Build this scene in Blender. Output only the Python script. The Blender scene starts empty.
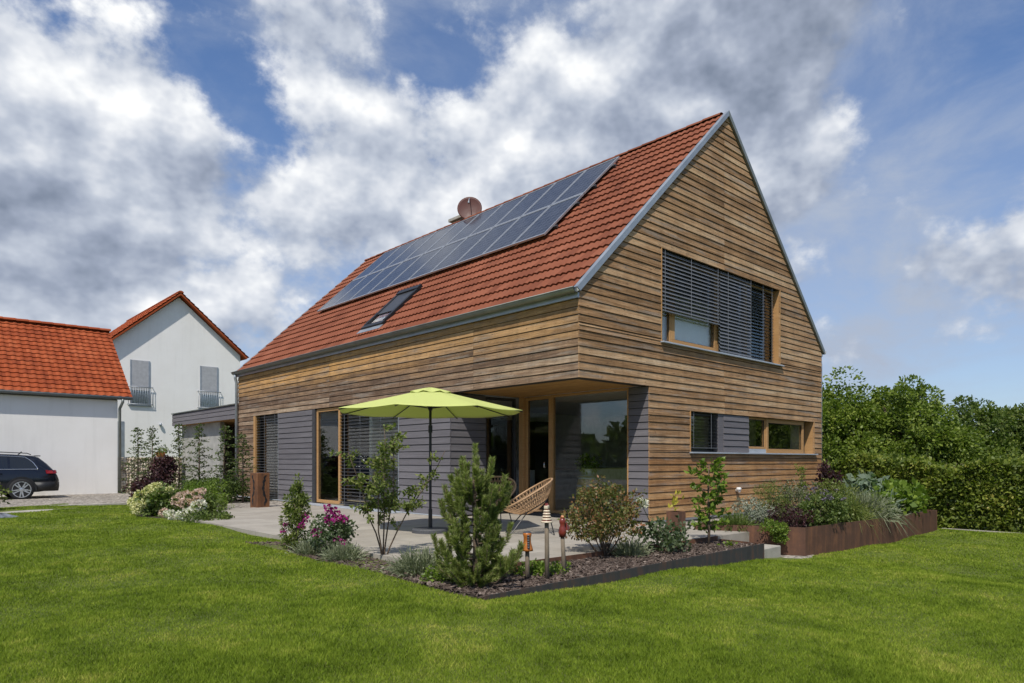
import bpy, math, random
import numpy as np
from mathutils import Vector, Matrix
R = math.radians
PI = math.pi
rng = np.random.default_rng(7)
random.seed(7)
scene = bpy.context.scene
COL = scene.collection

# ---------------------------------------------------------------- materials
class NT:
    """tiny node helper"""
    def __init__(s, tree):
        s.t = tree; s.n = tree.nodes; s.l = tree.links
    def node(s, typ, **kw):
        nd = s.n.new(typ)
        for k, v in kw.items():
            setattr(nd, k, v)
        return nd
    def put(s, sock, v):
        if v is None: return
        if hasattr(v, 'is_output') or isinstance(v, bpy.types.NodeSocket):
            s.l.new(v, sock)
        else:
            sock.default_value = v
    def math(s, op, a, b=None, c=None, clamp=False):
        nd = s.node('ShaderNodeMath', operation=op); nd.use_clamp = clamp
        s.put(nd.inputs[0], a); s.put(nd.inputs[1], b); s.put(nd.inputs[2], c)
        return nd.outputs[0]
    def vmath(s, op, a, b=None):
        nd = s.node('ShaderNodeVectorMath', operation=op)
        s.put(nd.inputs[0], a); s.put(nd.inputs[1], b)
        return nd.outputs['Value'] if op in ('DOT_PRODUCT', 'LENGTH') else nd.outputs[0]
    def mix(s, fac, a, b, mode='MIX'):
        nd = s.node('ShaderNodeMix', data_type='RGBA', blend_type=mode)
        s.put(nd.inputs[0], fac); s.put(nd.inputs[6], a); s.put(nd.inputs[7], b)
        return nd.outputs[2]
    def ramp(s, fac, stops, interp='LINEAR'):
        nd = s.node('ShaderNodeValToRGB'); cr = nd.color_ramp; cr.interpolation = interp
        while len(cr.elements) < len(stops): cr.elements.new(0.5)
        for e, (p, c) in zip(cr.elements, stops):
            e.position = p; e.color = (*c, 1) if len(c) == 3 else c
        s.put(nd.inputs[0], fac)
        return nd.outputs[0]
    def noise(s, vec, scale=1.0, detail=4.0, rough=0.5, dist=0.0):
        nd = s.node('ShaderNodeTexNoise'); nd.noise_dimensions = '3D'
        s.put(nd.inputs['Vector'], vec); nd.inputs['Scale'].default_value = scale
        nd.inputs['Detail'].default_value = detail; nd.inputs['Roughness'].default_value = rough
        nd.inputs['Distortion'].default_value = dist
        return nd.outputs['Fac']
    def mapr(s, v, a, b, c=0.0, d=1.0, smooth=False):
        nd = s.node('ShaderNodeMapRange'); nd.clamp = True
        if smooth: nd.interpolation_type = 'SMOOTHSTEP'
        s.put(nd.inputs[0], v)
        for i, x in enumerate((a, b, c, d)): nd.inputs[i + 1].default_value = x
        return nd.outputs[0]

def new_mat(name):
    m = bpy.data.materials.new(name); m.use_nodes = True
    m.node_tree.nodes.clear()
    h = NT(m.node_tree)
    out = h.node('ShaderNodeOutputMaterial')
    p = h.node('ShaderNodeBsdfPrincipled')
    h.l.new(p.outputs[0], out.inputs[0])
    return m, h, p, out

def c4(c): return (c[0], c[1], c[2], 1.0)

def plain(name, col, rough=0.6, metal=0.0, var=0.12, scale=6.0, bump=0.0, bscale=40.0, spec=0.5, stretch=(1, 1, 1)):
    m, h, p, out = new_mat(name)
    pos = h.node('ShaderNodeTexCoord').outputs['Object']
    vec = h.vmath('MULTIPLY', pos, stretch)
    n = h.noise(vec, scale, 5, 0.6)
    lo = tuple(x * (1 - var) for x in col); hi = tuple(min(1, x * (1 + var)) for x in col)
    p_col = h.ramp(n, [(0.3, lo), (0.7, hi)])
    h.put(p.inputs['Base Color'], p_col)
    r2 = h.mapr(n, 0.3, 0.7, max(0, rough - 0.08), min(1, rough + 0.08))
    h.put(p.inputs['Roughness'], r2)
    p.inputs['Metallic'].default_value = metal
    p.inputs['Specular IOR Level'].default_value = spec
    if bump > 0:
        b = h.node('ShaderNodeBump'); b.inputs['Strength'].default_value = bump; b.inputs['Distance'].default_value = 0.02
        h.put(b.inputs['Height'], h.noise(vec, bscale, 6, 0.65))
        h.l.new(b.outputs[0], p.inputs['Normal'])
    return m

def leafmat(name, stops, trans=0.35, rough=0.5, patch=None):
    """foliage: each leaf its own green, some light passes through"""
    m, h, p, out = new_mat(name)
    if name.endswith('leaf') or name.endswith('needle'): stops = [(a, (c[0] * 1.55, c[1] * 1.42, c[2] * 1.25)) for a, c in stops]
    geo = h.node('ShaderNodeNewGeometry')
    rnd = geo.outputs['Random Per Island']
    pos = h.node('ShaderNodeTexCoord').outputs['Object']
    n = h.noise(pos, patch or 1.7, 3, 0.6)
    f = h.math('ADD', h.math('MULTIPLY', rnd, 0.6), h.math('MULTIPLY', h.mapr(n, 0.3, 0.7), 0.4))
    col = h.ramp(f, stops)
    h.put(p.inputs['Base Color'], col); p.inputs['Roughness'].default_value = rough
    p.inputs['Specular IOR Level'].default_value = 0.35
    tr = h.node('ShaderNodeBsdfTranslucent')
    tc = h.mix(1.0, col, (1.0, 1.25, 0.5, 1) if 'umbrella' not in name else (0.85, 1.0, 0.05, 1), 'MULTIPLY')
    h.put(tr.inputs[0], tc)
    mx = h.node('ShaderNodeMixShader'); mx.inputs[0].default_value = trans
    h.l.new(p.outputs[0], mx.inputs[1]); h.l.new(tr.outputs[0], mx.inputs[2]); h.l.new(mx.outputs[0], out.inputs[0])
    return m

def board_mat(name, stops, top_warm=None, grain=0.52, rough=0.75, knots=True):
    """weathered board: own tone per board, stretched grain, drip stains"""
    m, h, p, out = new_mat(name)
    geo = h.node('ShaderNodeNewGeometry'); rnd = geo.outputs['Random Per Island']
    pos = h.node('ShaderNodeTexCoord').outputs['Object']
    off = h.node('ShaderNodeCombineXYZ')
    h.put(off.inputs[0], h.math('MULTIPLY', rnd, 37.0)); h.put(off.inputs[1], h.math('MULTIPLY', rnd, 53.0))
    v = h.vmath('ADD', pos, off.outputs[0])
    blot = h.noise(h.vmath('MULTIPLY', v, (0.34, 0.34, 2.0)), 1.6, 4, 0.6)
    gr = h.noise(h.vmath('MULTIPLY', v, (1.1, 1.1, 60.0)), 1.6, 6, 0.7, 0.4)
    spot = h.noise(h.vmath('MULTIPLY', v, (3.2, 3.2, 9.0)), 3.0, 3, 0.6)
    strk = h.noise(h.vmath('MULTIPLY', v, (0.5, 0.5, 18.0)), 2.2, 6, 0.68, 0.2)
    f = h.math('ADD', h.math('MULTIPLY', rnd, 0.34), h.math('ADD', h.math('MULTIPLY', h.mapr(blot, 0.3, 0.7), 0.30), h.math('MULTIPLY', h.mapr(strk, 0.3, 0.7), 0.36)))
    col = h.ramp(f, stops)
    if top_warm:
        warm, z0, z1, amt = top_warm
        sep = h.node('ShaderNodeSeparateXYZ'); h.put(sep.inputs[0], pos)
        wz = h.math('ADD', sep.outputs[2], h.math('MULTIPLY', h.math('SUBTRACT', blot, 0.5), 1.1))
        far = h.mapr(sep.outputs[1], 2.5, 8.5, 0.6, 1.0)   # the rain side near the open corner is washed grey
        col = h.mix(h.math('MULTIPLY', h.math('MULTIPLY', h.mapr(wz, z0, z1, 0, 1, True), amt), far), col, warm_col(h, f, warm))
    if knots and top_warm is not False and 'larch' in name:
        wth = h.noise(h.vmath('MULTIPLY', h.vmath('ADD', v, (11.0, 5.0, 2.0)), (0.45, 0.45, 5.0)), 1.8, 6, 0.65)
        col = h.mix(h.mapr(wth, 0.50, 0.68, 0, 0.62, True), col, (0.30, 0.262, 0.22, 1))
        dk = h.noise(h.vmath('MULTIPLY', h.vmath('ADD', v, (3.0, 8.0, 1.0)), (0.8, 0.8, 14.0)), 2.0, 6, 0.7)
        col = h.mix(h.mapr(dk, 0.55, 0.72, 0, 0.6, True), col, (0.085, 0.056, 0.04, 1))
    g = h.mapr(gr, 0.32, 0.70, 1 - grain, 1 + grain * 0.35)
    if knots:   # rain runs down across the boards
        run = h.noise(h.vmath('MULTIPLY', pos, (1.6, 1.6, 0.35)), 2.0, 6, 0.65)
        g = h.math('MULTIPLY', g, h.mapr(run, 0.34, 0.60, 0.84, 1.08))
    col = h.mix(1.0, col, h.ramp_val(g) if False else comb(h, g), 'MULTIPLY')
    if knots:
        k = h.mapr(spot, 0.62, 0.70, 0, 0.65)
        pale = h.noise(h.vmath('MULTIPLY', v, (9.0, 9.0, 30.0)), 2.0, 4, 0.7)
        col = h.mix(h.mapr(pale, 0.58, 0.75, 0, 0.4), col, (0.55, 0.44, 0.31, 1))
        col = h.mix(k, col, (0.09, 0.05, 0.028, 1))
    h.put(p.inputs['Base Color'], col)
    p.inputs['Roughness'].default_value = rough; p.inputs['Specular IOR Level'].default_value = 0.25
    b = h.node('ShaderNodeBump'); b.inputs['Strength'].default_value = 0.35; b.inputs['Distance'].default_value = 0.01
    h.put(b.inputs['Height'], gr); h.l.new(b.outputs[0], p.inputs['Normal'])
    return m
def comb(h, val):
    c = h.node('ShaderNodeCombineColor')
    for i in range(3): h.put(c.inputs[i], val)
    return c.outputs[0]
def warm_col(h, f, warm):
    return h.ramp(f, [(0.25, tuple(x * 0.72 for x in warm)), (0.75, tuple(x * 1.2 for x in warm))])

def tile_mat(name, a, b, c):
    m, h, p, out = new_mat(name)
    geo = h.node('ShaderNodeNewGeometry'); rnd = geo.outputs['Random Per Island']
    pos = h.node('ShaderNodeTexCoord').outputs['Object']
    n = h.noise(pos, 0.6, 6, 0.65); n2 = h.noise(pos, 14.0, 4, 0.6)
    f = h.math('ADD', h.math('MULTIPLY', rnd, 0.5), h.math('MULTIPLY', h.mapr(n, 0.3, 0.7), 0.5))
    col = h.ramp(f, [(0.1, a), (0.5, b), (0.9, c)])
    col = h.mix(h.mapr(n2, 0.55, 0.75, 0, 0.28), col, (0.10, 0.055, 0.04, 1))
    lich = h.noise(h.vmath('MULTIPLY', pos, (0.9, 3.0, 0.9)), 2.0, 7, 0.7)
    col = h.mix(h.mapr(lich, 0.56, 0.74, 0, 0.45), col, (0.075, 0.045, 0.035, 1))
    h.put(p.inputs['Base Color'], col); p.inputs['Roughness'].default_value = 0.8
    p.inputs['Specular IOR Level'].default_value = 0.15
    return m

def glass_mat(name, tint=(0.92, 0.94, 0.93), refl=0.9):
    m, h, p, out = new_mat(name)
    h.n.remove(p)
    tr = h.node('ShaderNodeBsdfTransparent'); tr.inputs[0].default_value = c4(tint)
    gl = h.node('ShaderNodeBsdfGlossy'); gl.inputs[0].default_value = (refl, refl, refl, 1); gl.inputs[1].default_value = 0.01
    pos = h.node('ShaderNodeTexCoord').outputs['Object']
    b = h.node('ShaderNodeBump'); b.inputs['Strength'].default_value = 0.02; b.inputs['Distance'].default_value = 0.02
    h.put(b.inputs['Height'], h.noise(pos, 1.5, 1, 0.5)); h.l.new(b.outputs[0], gl.inputs['Normal'])
    geo = h.node('ShaderNodeNewGeometry')   # same reflectance from both sides of the pane
    cs = h.math('ABSOLUTE', h.vmath('DOT_PRODUCT', geo.outputs['Normal'], geo.outputs['Incoming']))
    fac = h.math('ADD', h.math('MULTIPLY', h.math('POWER', h.math('SUBTRACT', 1.0, cs), 5.0), 0.9), 0.075, None, True)
    mx = h.node('ShaderNodeMixShader'); h.put(mx.inputs[0], fac)
    h.l.new(tr.outputs[0], mx.inputs[1]); h.l.new(gl.outputs[0], mx.inputs[2]); h.l.new(mx.outputs[0], out.inputs[0])
    return m

M = {}
WOOD = [(0.12, (0.115, 0.060, 0.028)), (0.32, (0.25, 0.138, 0.060)), (0.52, (0.42, 0.244, 0.120)), (0.72, (0.55, 0.365, 0.205)), (0.9, (0.63, 0.48, 0.32))]
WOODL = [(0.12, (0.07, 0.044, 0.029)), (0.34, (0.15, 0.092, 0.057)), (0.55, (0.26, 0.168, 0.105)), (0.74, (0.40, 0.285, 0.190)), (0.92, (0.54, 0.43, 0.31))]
M['wood_gable'] = board_mat('weathered_larch_front', WOOD)
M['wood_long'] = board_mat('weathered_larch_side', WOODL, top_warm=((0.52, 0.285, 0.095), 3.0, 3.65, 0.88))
M['wood_low'] = board_mat('sheltered_larch', [(0.1, (0.19, 0.088, 0.034)), (0.36, (0.35, 0.178, 0.07)), (0.6, (0.50, 0.285, 0.122)), (0.9, (0.63, 0.43, 0.23))])
M['grey_boards'] = board_mat('grey_glazed_boards', [(0.1, (0.105, 0.098, 0.105)), (0.5, (0.145, 0.136, 0.146)), (0.9, (0.19, 0.18, 0.19))], grain=0.22, knots=False)
M['soffit'] = board_mat('unweathered_larch', [(0.1, (0.36, 0.19, 0.06)), (0.9, (0.50, 0.28, 0.10))], grain=0.3, knots=False)
M['frame'] = board_mat('oiled_frame_wood', [(0.1, (0.38, 0.205, 0.078)), (0.9, (0.50, 0.295, 0.13))], grain=0.2, knots=False)
M['core'] = plain('dark_backing', (0.035, 0.028, 0.024), 0.9)
M['zinc'] = plain('zinc_sheet', (0.34, 0.37, 0.40), 0.45, 0.55, 0.14, 3)
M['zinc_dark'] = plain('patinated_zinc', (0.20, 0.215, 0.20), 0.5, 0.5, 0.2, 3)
M['sill'] = plain('painted_sill_metal', (0.40, 0.43, 0.47), 0.45, 0.2, 0.08, 3)
M['tile'] = tile_mat('clay_tile', (0.140, 0.043, 0.023), (0.205, 0.067, 0.035), (0.255, 0.090, 0.050))
M['tile_o'] = tile_mat('orange_clay_tile', (0.20, 0.040, 0.014), (0.29, 0.062, 0.020), (0.36, 0.09, 0.033))
M['slat'] = plain('blind_slat_metal', (0.20, 0.205, 0.215), 0.42, 0.5, 0.06, 4)
M['slat_dark'] = plain('dark_blind_slat_metal', (0.11, 0.112, 0.118), 0.42, 0.5, 0.06, 4)
M['glass'] = glass_mat('window_glass')
M['black'] = plain('black_metal', (0.018, 0.018, 0.02), 0.45, 0.3)
M['dark_frame'] = plain('anthracite_metal', (0.05, 0.052, 0.057), 0.45, 0.2)
M['interior'] = plain('interior_plaster', (0.78, 0.77, 0.74), 0.8)
M['int_floor'] = plain('interior_floor', (0.42, 0.34, 0.24), 0.4)
M['int_dark'] = plain('dark_cabinet', (0.02, 0.019, 0.018), 0.35)
M['int_white'] = plain('white_cabinet', (0.80, 0.80, 0.79), 0.3)
M['curtain'] = plain('curtain_cloth', (0.32, 0.26, 0.19), 0.9)
def render_mat():
    m, h, p, out = new_mat('white_render')
    pos = h.node('ShaderNodeTexCoord').outputs['Object']
    n = h.noise(pos, 0.7, 5, 0.6); s_ = h.noise(h.vmath('MULTIPLY', pos, (2.0, 2.0, 0.18)), 1.8, 5, 0.6)
    col = h.ramp(n, [(0.3, (0.79, 0.765, 0.725)), (0.7, (0.85, 0.83, 0.795))])
    col = h.mix(h.mapr(s_, 0.52, 0.8, 0, 0.30), col, (0.60, 0.58, 0.54, 1))
    h.put(p.inputs['Base Color'], col); p.inputs['Roughness'].default_value = 0.9
    b = h.node('ShaderNodeBump'); b.inputs['Strength'].default_value = 0.25; b.inputs['Distance'].default_value = 0.01
    h.put(b.inputs['Height'], h.noise(pos, 60, 5, 0.7)); h.l.new(b.outputs[0], p.inputs['Normal'])
    return m
M['render'] = render_mat()
M['concrete'] = plain('cast_concrete', (0.36, 0.335, 0.285), 0.85, 0, 0.18, 4, 0.3, 50)
M['concrete_p'] = plain('plinth_concrete', (0.33, 0.325, 0.30), 0.85, 0, 0.2, 3, 0.3, 40)
M['stone'] = plain('dark_granite', (0.07, 0.072, 0.078), 0.6, 0, 0.3, 40)
M['pole'] = plain('graphite_tube', (0.03, 0.031, 0.034), 0.4, 0.5)
M['rock'] = plain('pale_rock', (0.15, 0.165, 0.19), 0.8, 0, 0.35, 7, 0.5, 20)
M['bark'] = plain('bark', (0.12, 0.085, 0.058), 0.9, 0, 0.35, 20, 0.6, 60)
M['bark_pale'] = plain('pale_bark', (0.20, 0.155, 0.105), 0.9, 0, 0.3, 20, 0.6, 60)
M['stake'] = plain('weathered_stake', (0.17, 0.135, 0.095), 0.9, 0, 0.3, 30, 0.5, 60, stretch=(1, 1, .2))
M['mirror_red'] = plain('brown_red_lacquer', (0.085, 0.028, 0.022), 0.5, 0.0, 0.1, spec=0.25)

def corten(name, a, b, c):
    m, h, p, out = new_mat(name)
    pos = h.node('ShaderNodeTexCoord').outputs['Object']
    n = h.noise(pos, 3.0, 6, 0.7)
    s = h.noise(h.vmath('MULTIPLY', pos, (5.0, 5.0, 0.5)), 1.6, 5, 0.65)
    fine = h.noise(pos, 60, 4, 0.7)
    f = h.math('ADD', h.math('MULTIPLY', n, 0.45), h.math('MULTIPLY', s, 0.55))
    col = h.ramp(f, [(0.35, a), (0.5, b), (0.66, c)])
    col = h.mix(h.mapr(fine, 0.5, 0.8, 0, 0.35), col, c4(c))
    h.put(p.inputs['Base Color'], col); p.inputs['Roughness'].default_value = 0.75; p.inputs['Metallic'].default_value = 0.15
    return m
M['corten'] = corten('rusty_steel', (0.066, 0.033, 0.021), (0.110, 0.052, 0.031), (0.20, 0.088, 0.042))
M['corten_post'] = corten('rusty_column_steel', (0.07, 0.034, 0.018), (0.15, 0.065, 0.028), (0.26, 0.115, 0.045))
M['blacksteel'] = corten('dark_raw_steel', (0.026, 0.027, 0.027), (0.045, 0.045, 0.044), (0.11, 0.055, 0.034))

def lawn_mat():
    m, h, p, out = new_mat('lawn_soil_and_turf')
    pos = h.node('ShaderNodeTexCoord').outputs['Object']
    n = h.noise(pos, 0.8, 6, 0.65); f = h.noise(pos, 45, 4, 0.7)
    col = h.ramp(n, [(0.3, (0.085, 0.115, 0.014)), (0.55, (0.12, 0.15, 0.018)), (0.75, (0.15, 0.165, 0.026))])
    col = h.mix(h.mapr(f, 0.5, 0.75, 0, 0.6), col, (0.03, 0.045, 0.009, 1))
    h.put(p.inputs['Base Color'], col); p.inputs['Roughness'].default_value = 0.95
    b = h.node('ShaderNodeBump'); b.inputs['Strength'].default_value = 0.8; b.inputs['Distance'].default_value = 0.04
    h.put(b.inputs['Height'], f); h.l.new(b.outputs[0], p.inputs['Normal'])
    return m
M['lawn'] = lawn_mat()
def grass_mat():
    m, h, p, out = new_mat('grass_blade')
    geo = h.node('ShaderNodeNewGeometry'); rnd = geo.outputs['Random Per Island']
    pos = h.node('ShaderNodeTexCoord').outputs['Object']
    n = h.noise(pos, 0.9, 6, 0.65, 0.3); n2 = h.noise(pos, 5.0, 4, 0.65)
    f = h.math('ADD', h.math('MULTIPLY', rnd, 0.34), h.math('ADD', h.math('MULTIPLY', h.mapr(n, 0.36, 0.64), 0.38), h.math('MULTIPLY', h.mapr(n2, 0.34, 0.66), 0.30)))
    col = h.ramp(f, [(0.12, (0.066, 0.105, 0.008)), (0.40, (0.160, 0.236, 0.018)), (0.68, (0.262, 0.335, 0.034)), (0.95, (0.50, 0.46, 0.11))])
    h.put(p.inputs['Base Color'], col); p.inputs['Roughness'].default_value = 0.6; p.inputs['Specular IOR Level'].default_value = 0.12
    tr = h.node('ShaderNodeBsdfTranslucent'); h.put(tr.inputs[0], col)
    mx = h.node('ShaderNodeMixShader'); mx.inputs[0].default_value = 0.35
    h.l.new(p.outputs[0], mx.inputs[1]); h.l.new(tr.outputs[0], mx.inputs[2]); h.l.new(mx.outputs[0], out.inputs[0])
    return m
M['grass'] = grass_mat()

def paving_mat():
    m, h, p, out = new_mat('pale_concrete_paving')
    pos = h.node('ShaderNodeTexCoord').outputs['Object']
    br = h.node('ShaderNodeTexBrick'); h.put(br.inputs['Vector'], pos)
    br.offset = 0.5
    br.inputs['Color1'].default_value = (0.33, 0.295, 0.245, 1); br.inputs['Color2'].default_value = (0.38, 0.345, 0.29, 1)
    br.inputs['Mortar'].default_value = (0.20, 0.175, 0.145, 1)
    br.inputs['Scale'].default_value = 1.0; br.inputs['Mortar Size'].default_value = 0.004
    br.inputs['Brick Width'].default_value = 1.0; br.inputs['Row Height'].default_value = 0.5
    n = h.noise(pos, 2.2, 7, 0.65)
    col = h.mix(1.0, br.outputs[0], comb(h, h.mapr(n, 0.3, 0.75, 0.75, 1.08)), 'MULTIPLY')
    h.put(p.inputs['Base Color'], col); p.inputs['Roughness'].default_value = 0.8
    b = h.node('ShaderNodeBump'); b.inputs['Strength'].default_value = 0.15; b.inputs['Distance'].default_value = 0.01
    h.put(b.inputs['Height'], h.noise(pos, 60, 4, 0.6)); h.l.new(b.outputs[0], p.inputs['Normal'])
    return m
M['paving'] = paving_mat()
def gravel_mat():
    m, h, p, out = new_mat('pale_gravel')
    pos = h.node('ShaderNodeTexCoord').outputs['Object']
    vo = h.node('ShaderNodeTexVoronoi'); h.put(vo.inputs['Vector'], pos); vo.inputs['Scale'].default_value = 17.0
    sep = h.node('ShaderNodeSeparateColor'); h.put(sep.inputs[0], vo.outputs['Color'])
    col = h.ramp(sep.outputs[0], [(0.0, (0.10, 0.085, 0.07)), (0.45, (0.26, 0.225, 0.185)), (1.0, (0.50, 0.45, 0.38))])
    n = h.noise(pos, 0.7, 4, 0.6)
    col = h.mix(1.0, col, comb(h, h.mapr(n, 0.3, 0.7, 0.75, 1.05)), 'MULTIPLY')
    h.put(p.inputs['Base Color'], col); p.inputs['Roughness'].default_value = 0.9
    b = h.node('ShaderNodeBump'); b.inputs['Strength'].default_value = 0.9; b.inputs['Distance'].default_value = 0.03
    b.invert = True
    h.put(b.inputs['Height'], vo.outputs['Distance']); h.l.new(b.outputs[0], p.inputs['Normal'])
    return m
M['gravel'] = gravel_mat()
def island_mat(name, stops, rough=0.85, spec=0.3):
    m, h, p, out = new_mat(name)
    geo = h.node('ShaderNodeNewGeometry')
    pos = h.node('ShaderNodeTexCoord').outputs['Object']
    n = h.noise(pos, 30, 4, 0.6)
    f = h.math('ADD', h.math('MULTIPLY', geo.outputs['Random Per Island'], 0.8), h.math('MULTIPLY', n, 0.2))
    h.put(p.inputs['Base Color'], h.ramp(f, stops)); p.inputs['Roughness'].default_value = rough
    p.inputs['Specular IOR Level'].default_value = spec
    return m
M['mulch'] = island_mat('bark_chip', [(0.1, (0.035, 0.023, 0.017)), (0.5, (0.085, 0.06, 0.047)), (0.85, (0.17, 0.13, 0.105)), (0.98, (0.34, 0.29, 0.245))])
M['soil'] = plain('dark_soil', (0.05, 0.036, 0.026), 0.95, 0, 0.4, 8, 0.8, 40)
M['rubble'] = island_mat('gabion_stone', [(0.1, (0.34, 0.28, 0.20)), (0.5, (0.54, 0.46, 0.345)), (0.95, (0.72, 0.65, 0.53))])

def panel_mat():
    m, h, p, out = new_mat('photovoltaic_cells')
    uv = h.node('ShaderNodeTexCoord').outputs['UV']
    sep = h.node('ShaderNodeSeparateXYZ'); h.put(sep.inputs[0], uv)
    def grid(c, n, w):
        f = h.math('FRACT', h.math('MULTIPLY', c, n))
        return h.math('GREATER_THAN', h.math('ABSOLUTE', h.math('SUBTRACT', f, 0.5)), 0.5 - w)
    g = h.math('MAXIMUM', grid(sep.outputs[0], 6, 0.035), grid(sep.outputs[1], 10, 0.035))
    bus = grid(sep.outputs[0], 18, 0.03)
    wn = h.node('ShaderNodeTexWhiteNoise'); wn.noise_dimensions = '2D'
    fl = h.vmath('FLOOR', h.vmath('MULTIPLY', uv, (6, 10, 1))); h.put(wn.inputs['Vector'], fl)
    cell = h.ramp(wn.outputs['Value'], [(0, (0.024, 0.027, 0.038)), (1, (0.040, 0.044, 0.058))])
    col = h.mix(h.math('MULTIPLY', bus, 0.35), cell, (0.08, 0.085, 0.10, 1))
    col = h.mix(g, col, (0.10, 0.11, 0.135, 1))
    h.put(p.inputs['Base Color'], col); p.inputs['Roughness'].default_value = 0.12
    p.inputs['Specular IOR Level'].default_value = 0.14
    return m
M['pv'] = panel_mat()
M['shutter'] = plain('pale_shutter', (0.42, 0.42, 0.43), 0.5)
M['alu'] = plain('brushed_aluminium', (0.46, 0.47, 0.48), 0.4, 0.7, 0.05)
M['canopy'] = leafmat('lime_umbrella_cloth', [(0, (0.62, 0.66, 0.22)), (1, (0.64, 0.68, 0.23))], trans=0.28, rough=0.8)
M['rattan'] = plain('wicker_cord', (0.38, 0.235, 0.125), 0.6, 0, 0.2, 25)
M['car'] = plain('dark_navy_paint', (0.010, 0.013, 0.022), 0.14, 0.35, 0.05, spec=0.8)
M['car_black'] = plain('black_plastic', (0.012, 0.012, 0.013), 0.5)
M['car_glass'] = plain('tinted_car_glass', (0.008, 0.010, 0.012), 0.05, 0, 0.02, spec=0.9)
M['tyre'] = plain('tyre_rubber', (0.014, 0.014, 0.015), 0.85)
M['rim'] = plain('alloy_rim', (0.62, 0.63, 0.65), 0.3, 0.8, 0.04)
M['chrome'] = plain('chrome_strip', (0.7, 0.71, 0.73), 0.15, 0.95, 0.03)
M['lens'] = plain('red_lamp_lens', (0.24, 0.010, 0.012), 0.15, 0, 0.1)
M['terracotta'] = plain('orange_glaze', (0.42, 0.14, 0.03), 0.35, 0, 0.2, 20)
M['cream'] = plain('cream_glaze', (0.62, 0.52, 0.38), 0.35, 0, 0.12, 20)
M['redglaze'] = plain('red_glaze', (0.17, 0.03, 0.02), 0.3, 0, 0.25, 20)
M['blueglaze'] = plain('dark_grey_glaze', (0.06, 0.065, 0.075), 0.3, 0, 0.2, 20)
M['white'] = plain('white_plastic', (0.72, 0.72, 0.70), 0.45, 0, 0.05)
M['barrel'] = board_mat('barrel_oak', [(0.1, (0.26, 0.21, 0.08)), (0.9, (0.40, 0.32, 0.13))], grain=0.2, knots=False)
# foliage
M['leaf_tree'] = leafmat('deciduous_leaf', [(0.05, (0.042, 0.075, 0.013)), (0.45, (0.090, 0.138, 0.022)), (0.8, (0.150, 0.205, 0.036)), (1, (0.21, 0.25, 0.055))], patch=0.55)
M['leaf_dark'] = leafmat('dark_deciduous_leaf', [(0.05, (0.032, 0.060, 0.013)), (0.5, (0.064, 0.102, 0.021)), (1, (0.122, 0.155, 0.038))], patch=0.55)
M['leaf_hedge'] = leafmat('beech_hedge_leaf', [(0.05, (0.036, 0.062, 0.012)), (0.45, (0.086, 0.126, 0.021)), (0.8, (0.155, 0.192, 0.037)), (0.97, (0.27, 0.255, 0.07))], patch=1.1)
M['leaf_conifer'] = leafmat('young_tree_leaf', [(0.05, (0.022, 0.042, 0.010)), (0.5, (0.045, 0.075, 0.018)), (1, (0.09, 0.12, 0.032))])
M['leaf_pine'] = leafmat('pine_needle', [(0.05, (0.085, 0.118, 0.038)), (0.5, (0.16, 0.205, 0.066)), (1, (0.26, 0.30, 0.115))], trans=0.4)
M['leaf_apple'] = leafmat('apple_leaf', [(0.05, (0.05, 0.08, 0.018)), (0.5, (0.10, 0.135, 0.035)), (1, (0.18, 0.20, 0.07))])
M['leaf_fresh'] = leafmat('fresh_green_leaf', [(0.05, (0.045, 0.085, 0.012)), (0.5, (0.09, 0.15, 0.02)), (1, (0.16, 0.22, 0.035))])
M['leaf_mid'] = leafmat('garden_shrub_leaf', [(0.05, (0.035, 0.062, 0.015)), (0.5, (0.072, 0.11, 0.028)), (1, (0.13, 0.165, 0.05))])
M['leaf_rose'] = leafmat('dark_rose_leaf', [(0.05, (0.030, 0.052, 0.026)), (0.5, (0.055, 0.085, 0.042)), (1, (0.11, 0.14, 0.085))])
M['leaf_copper'] = leafmat('copper_tinted_leaf', [(0.05, (0.045, 0.062, 0.018)), (0.42, (0.085, 0.105, 0.03)), (0.6, (0.14, 0.10, 0.045)), (0.9, (0.24, 0.095, 0.06))])
M['leaf_purple'] = leafmat('purple_leaf', [(0.05, (0.018, 0.009, 0.012)), (0.5, (0.040, 0.018, 0.024)), (1, (0.085, 0.035, 0.042))])
M['leaf_silver'] = leafmat('silver_leaf', [(0.05, (0.11, 0.14, 0.115)), (0.5, (0.18, 0.215, 0.185)), (1, (0.28, 0.31, 0.28))], trans=0.2)
M['leaf_lav'] = leafmat('lavender_leaf', [(0.05, (0.075, 0.095, 0.06)), (0.5, (0.13, 0.16, 0.105)), (1, (0.22, 0.25, 0.18))], trans=0.2)
M['leaf_glau'] = leafmat('blue_green_leaf', [(0.05, (0.07, 0.11, 0.085)), (1, (0.17, 0.23, 0.18))])
M['leaf_yellow'] = leafmat('yellow_leaf', [(0.05, (0.22, 0.22, 0.03)), (1, (0.40, 0.37, 0.06))])
M['leaf_sage'] = leafmat('sage_leaf', [(0.05, (0.06, 0.075, 0.045)), (0.5, (0.11, 0.13, 0.08)), (0.8, (0.15, 0.13, 0.13)), (1, (0.20, 0.16, 0.20))])
M['petal_mag'] = leafmat('magenta_petal', [(0, (0.22, 0.010, 0.11)), (1, (0.46, 0.035, 0.27))], trans=0.25)
M['petal_pink'] = leafmat('pink_petal', [(0, (0.52, 0.33, 0.28)), (1, (0.80, 0.64, 0.57))], trans=0.25)
M['petal_cream'] = leafmat('cream_petal', [(0, (0.52, 0.50, 0.20)), (1, (0.80, 0.76, 0.46))], trans=0.25)
M['petal_white'] = leafmat('white_petal', [(0, (0.62, 0.59, 0.50)), (1, (0.80, 0.78, 0.70))], trans=0.25)
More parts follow.
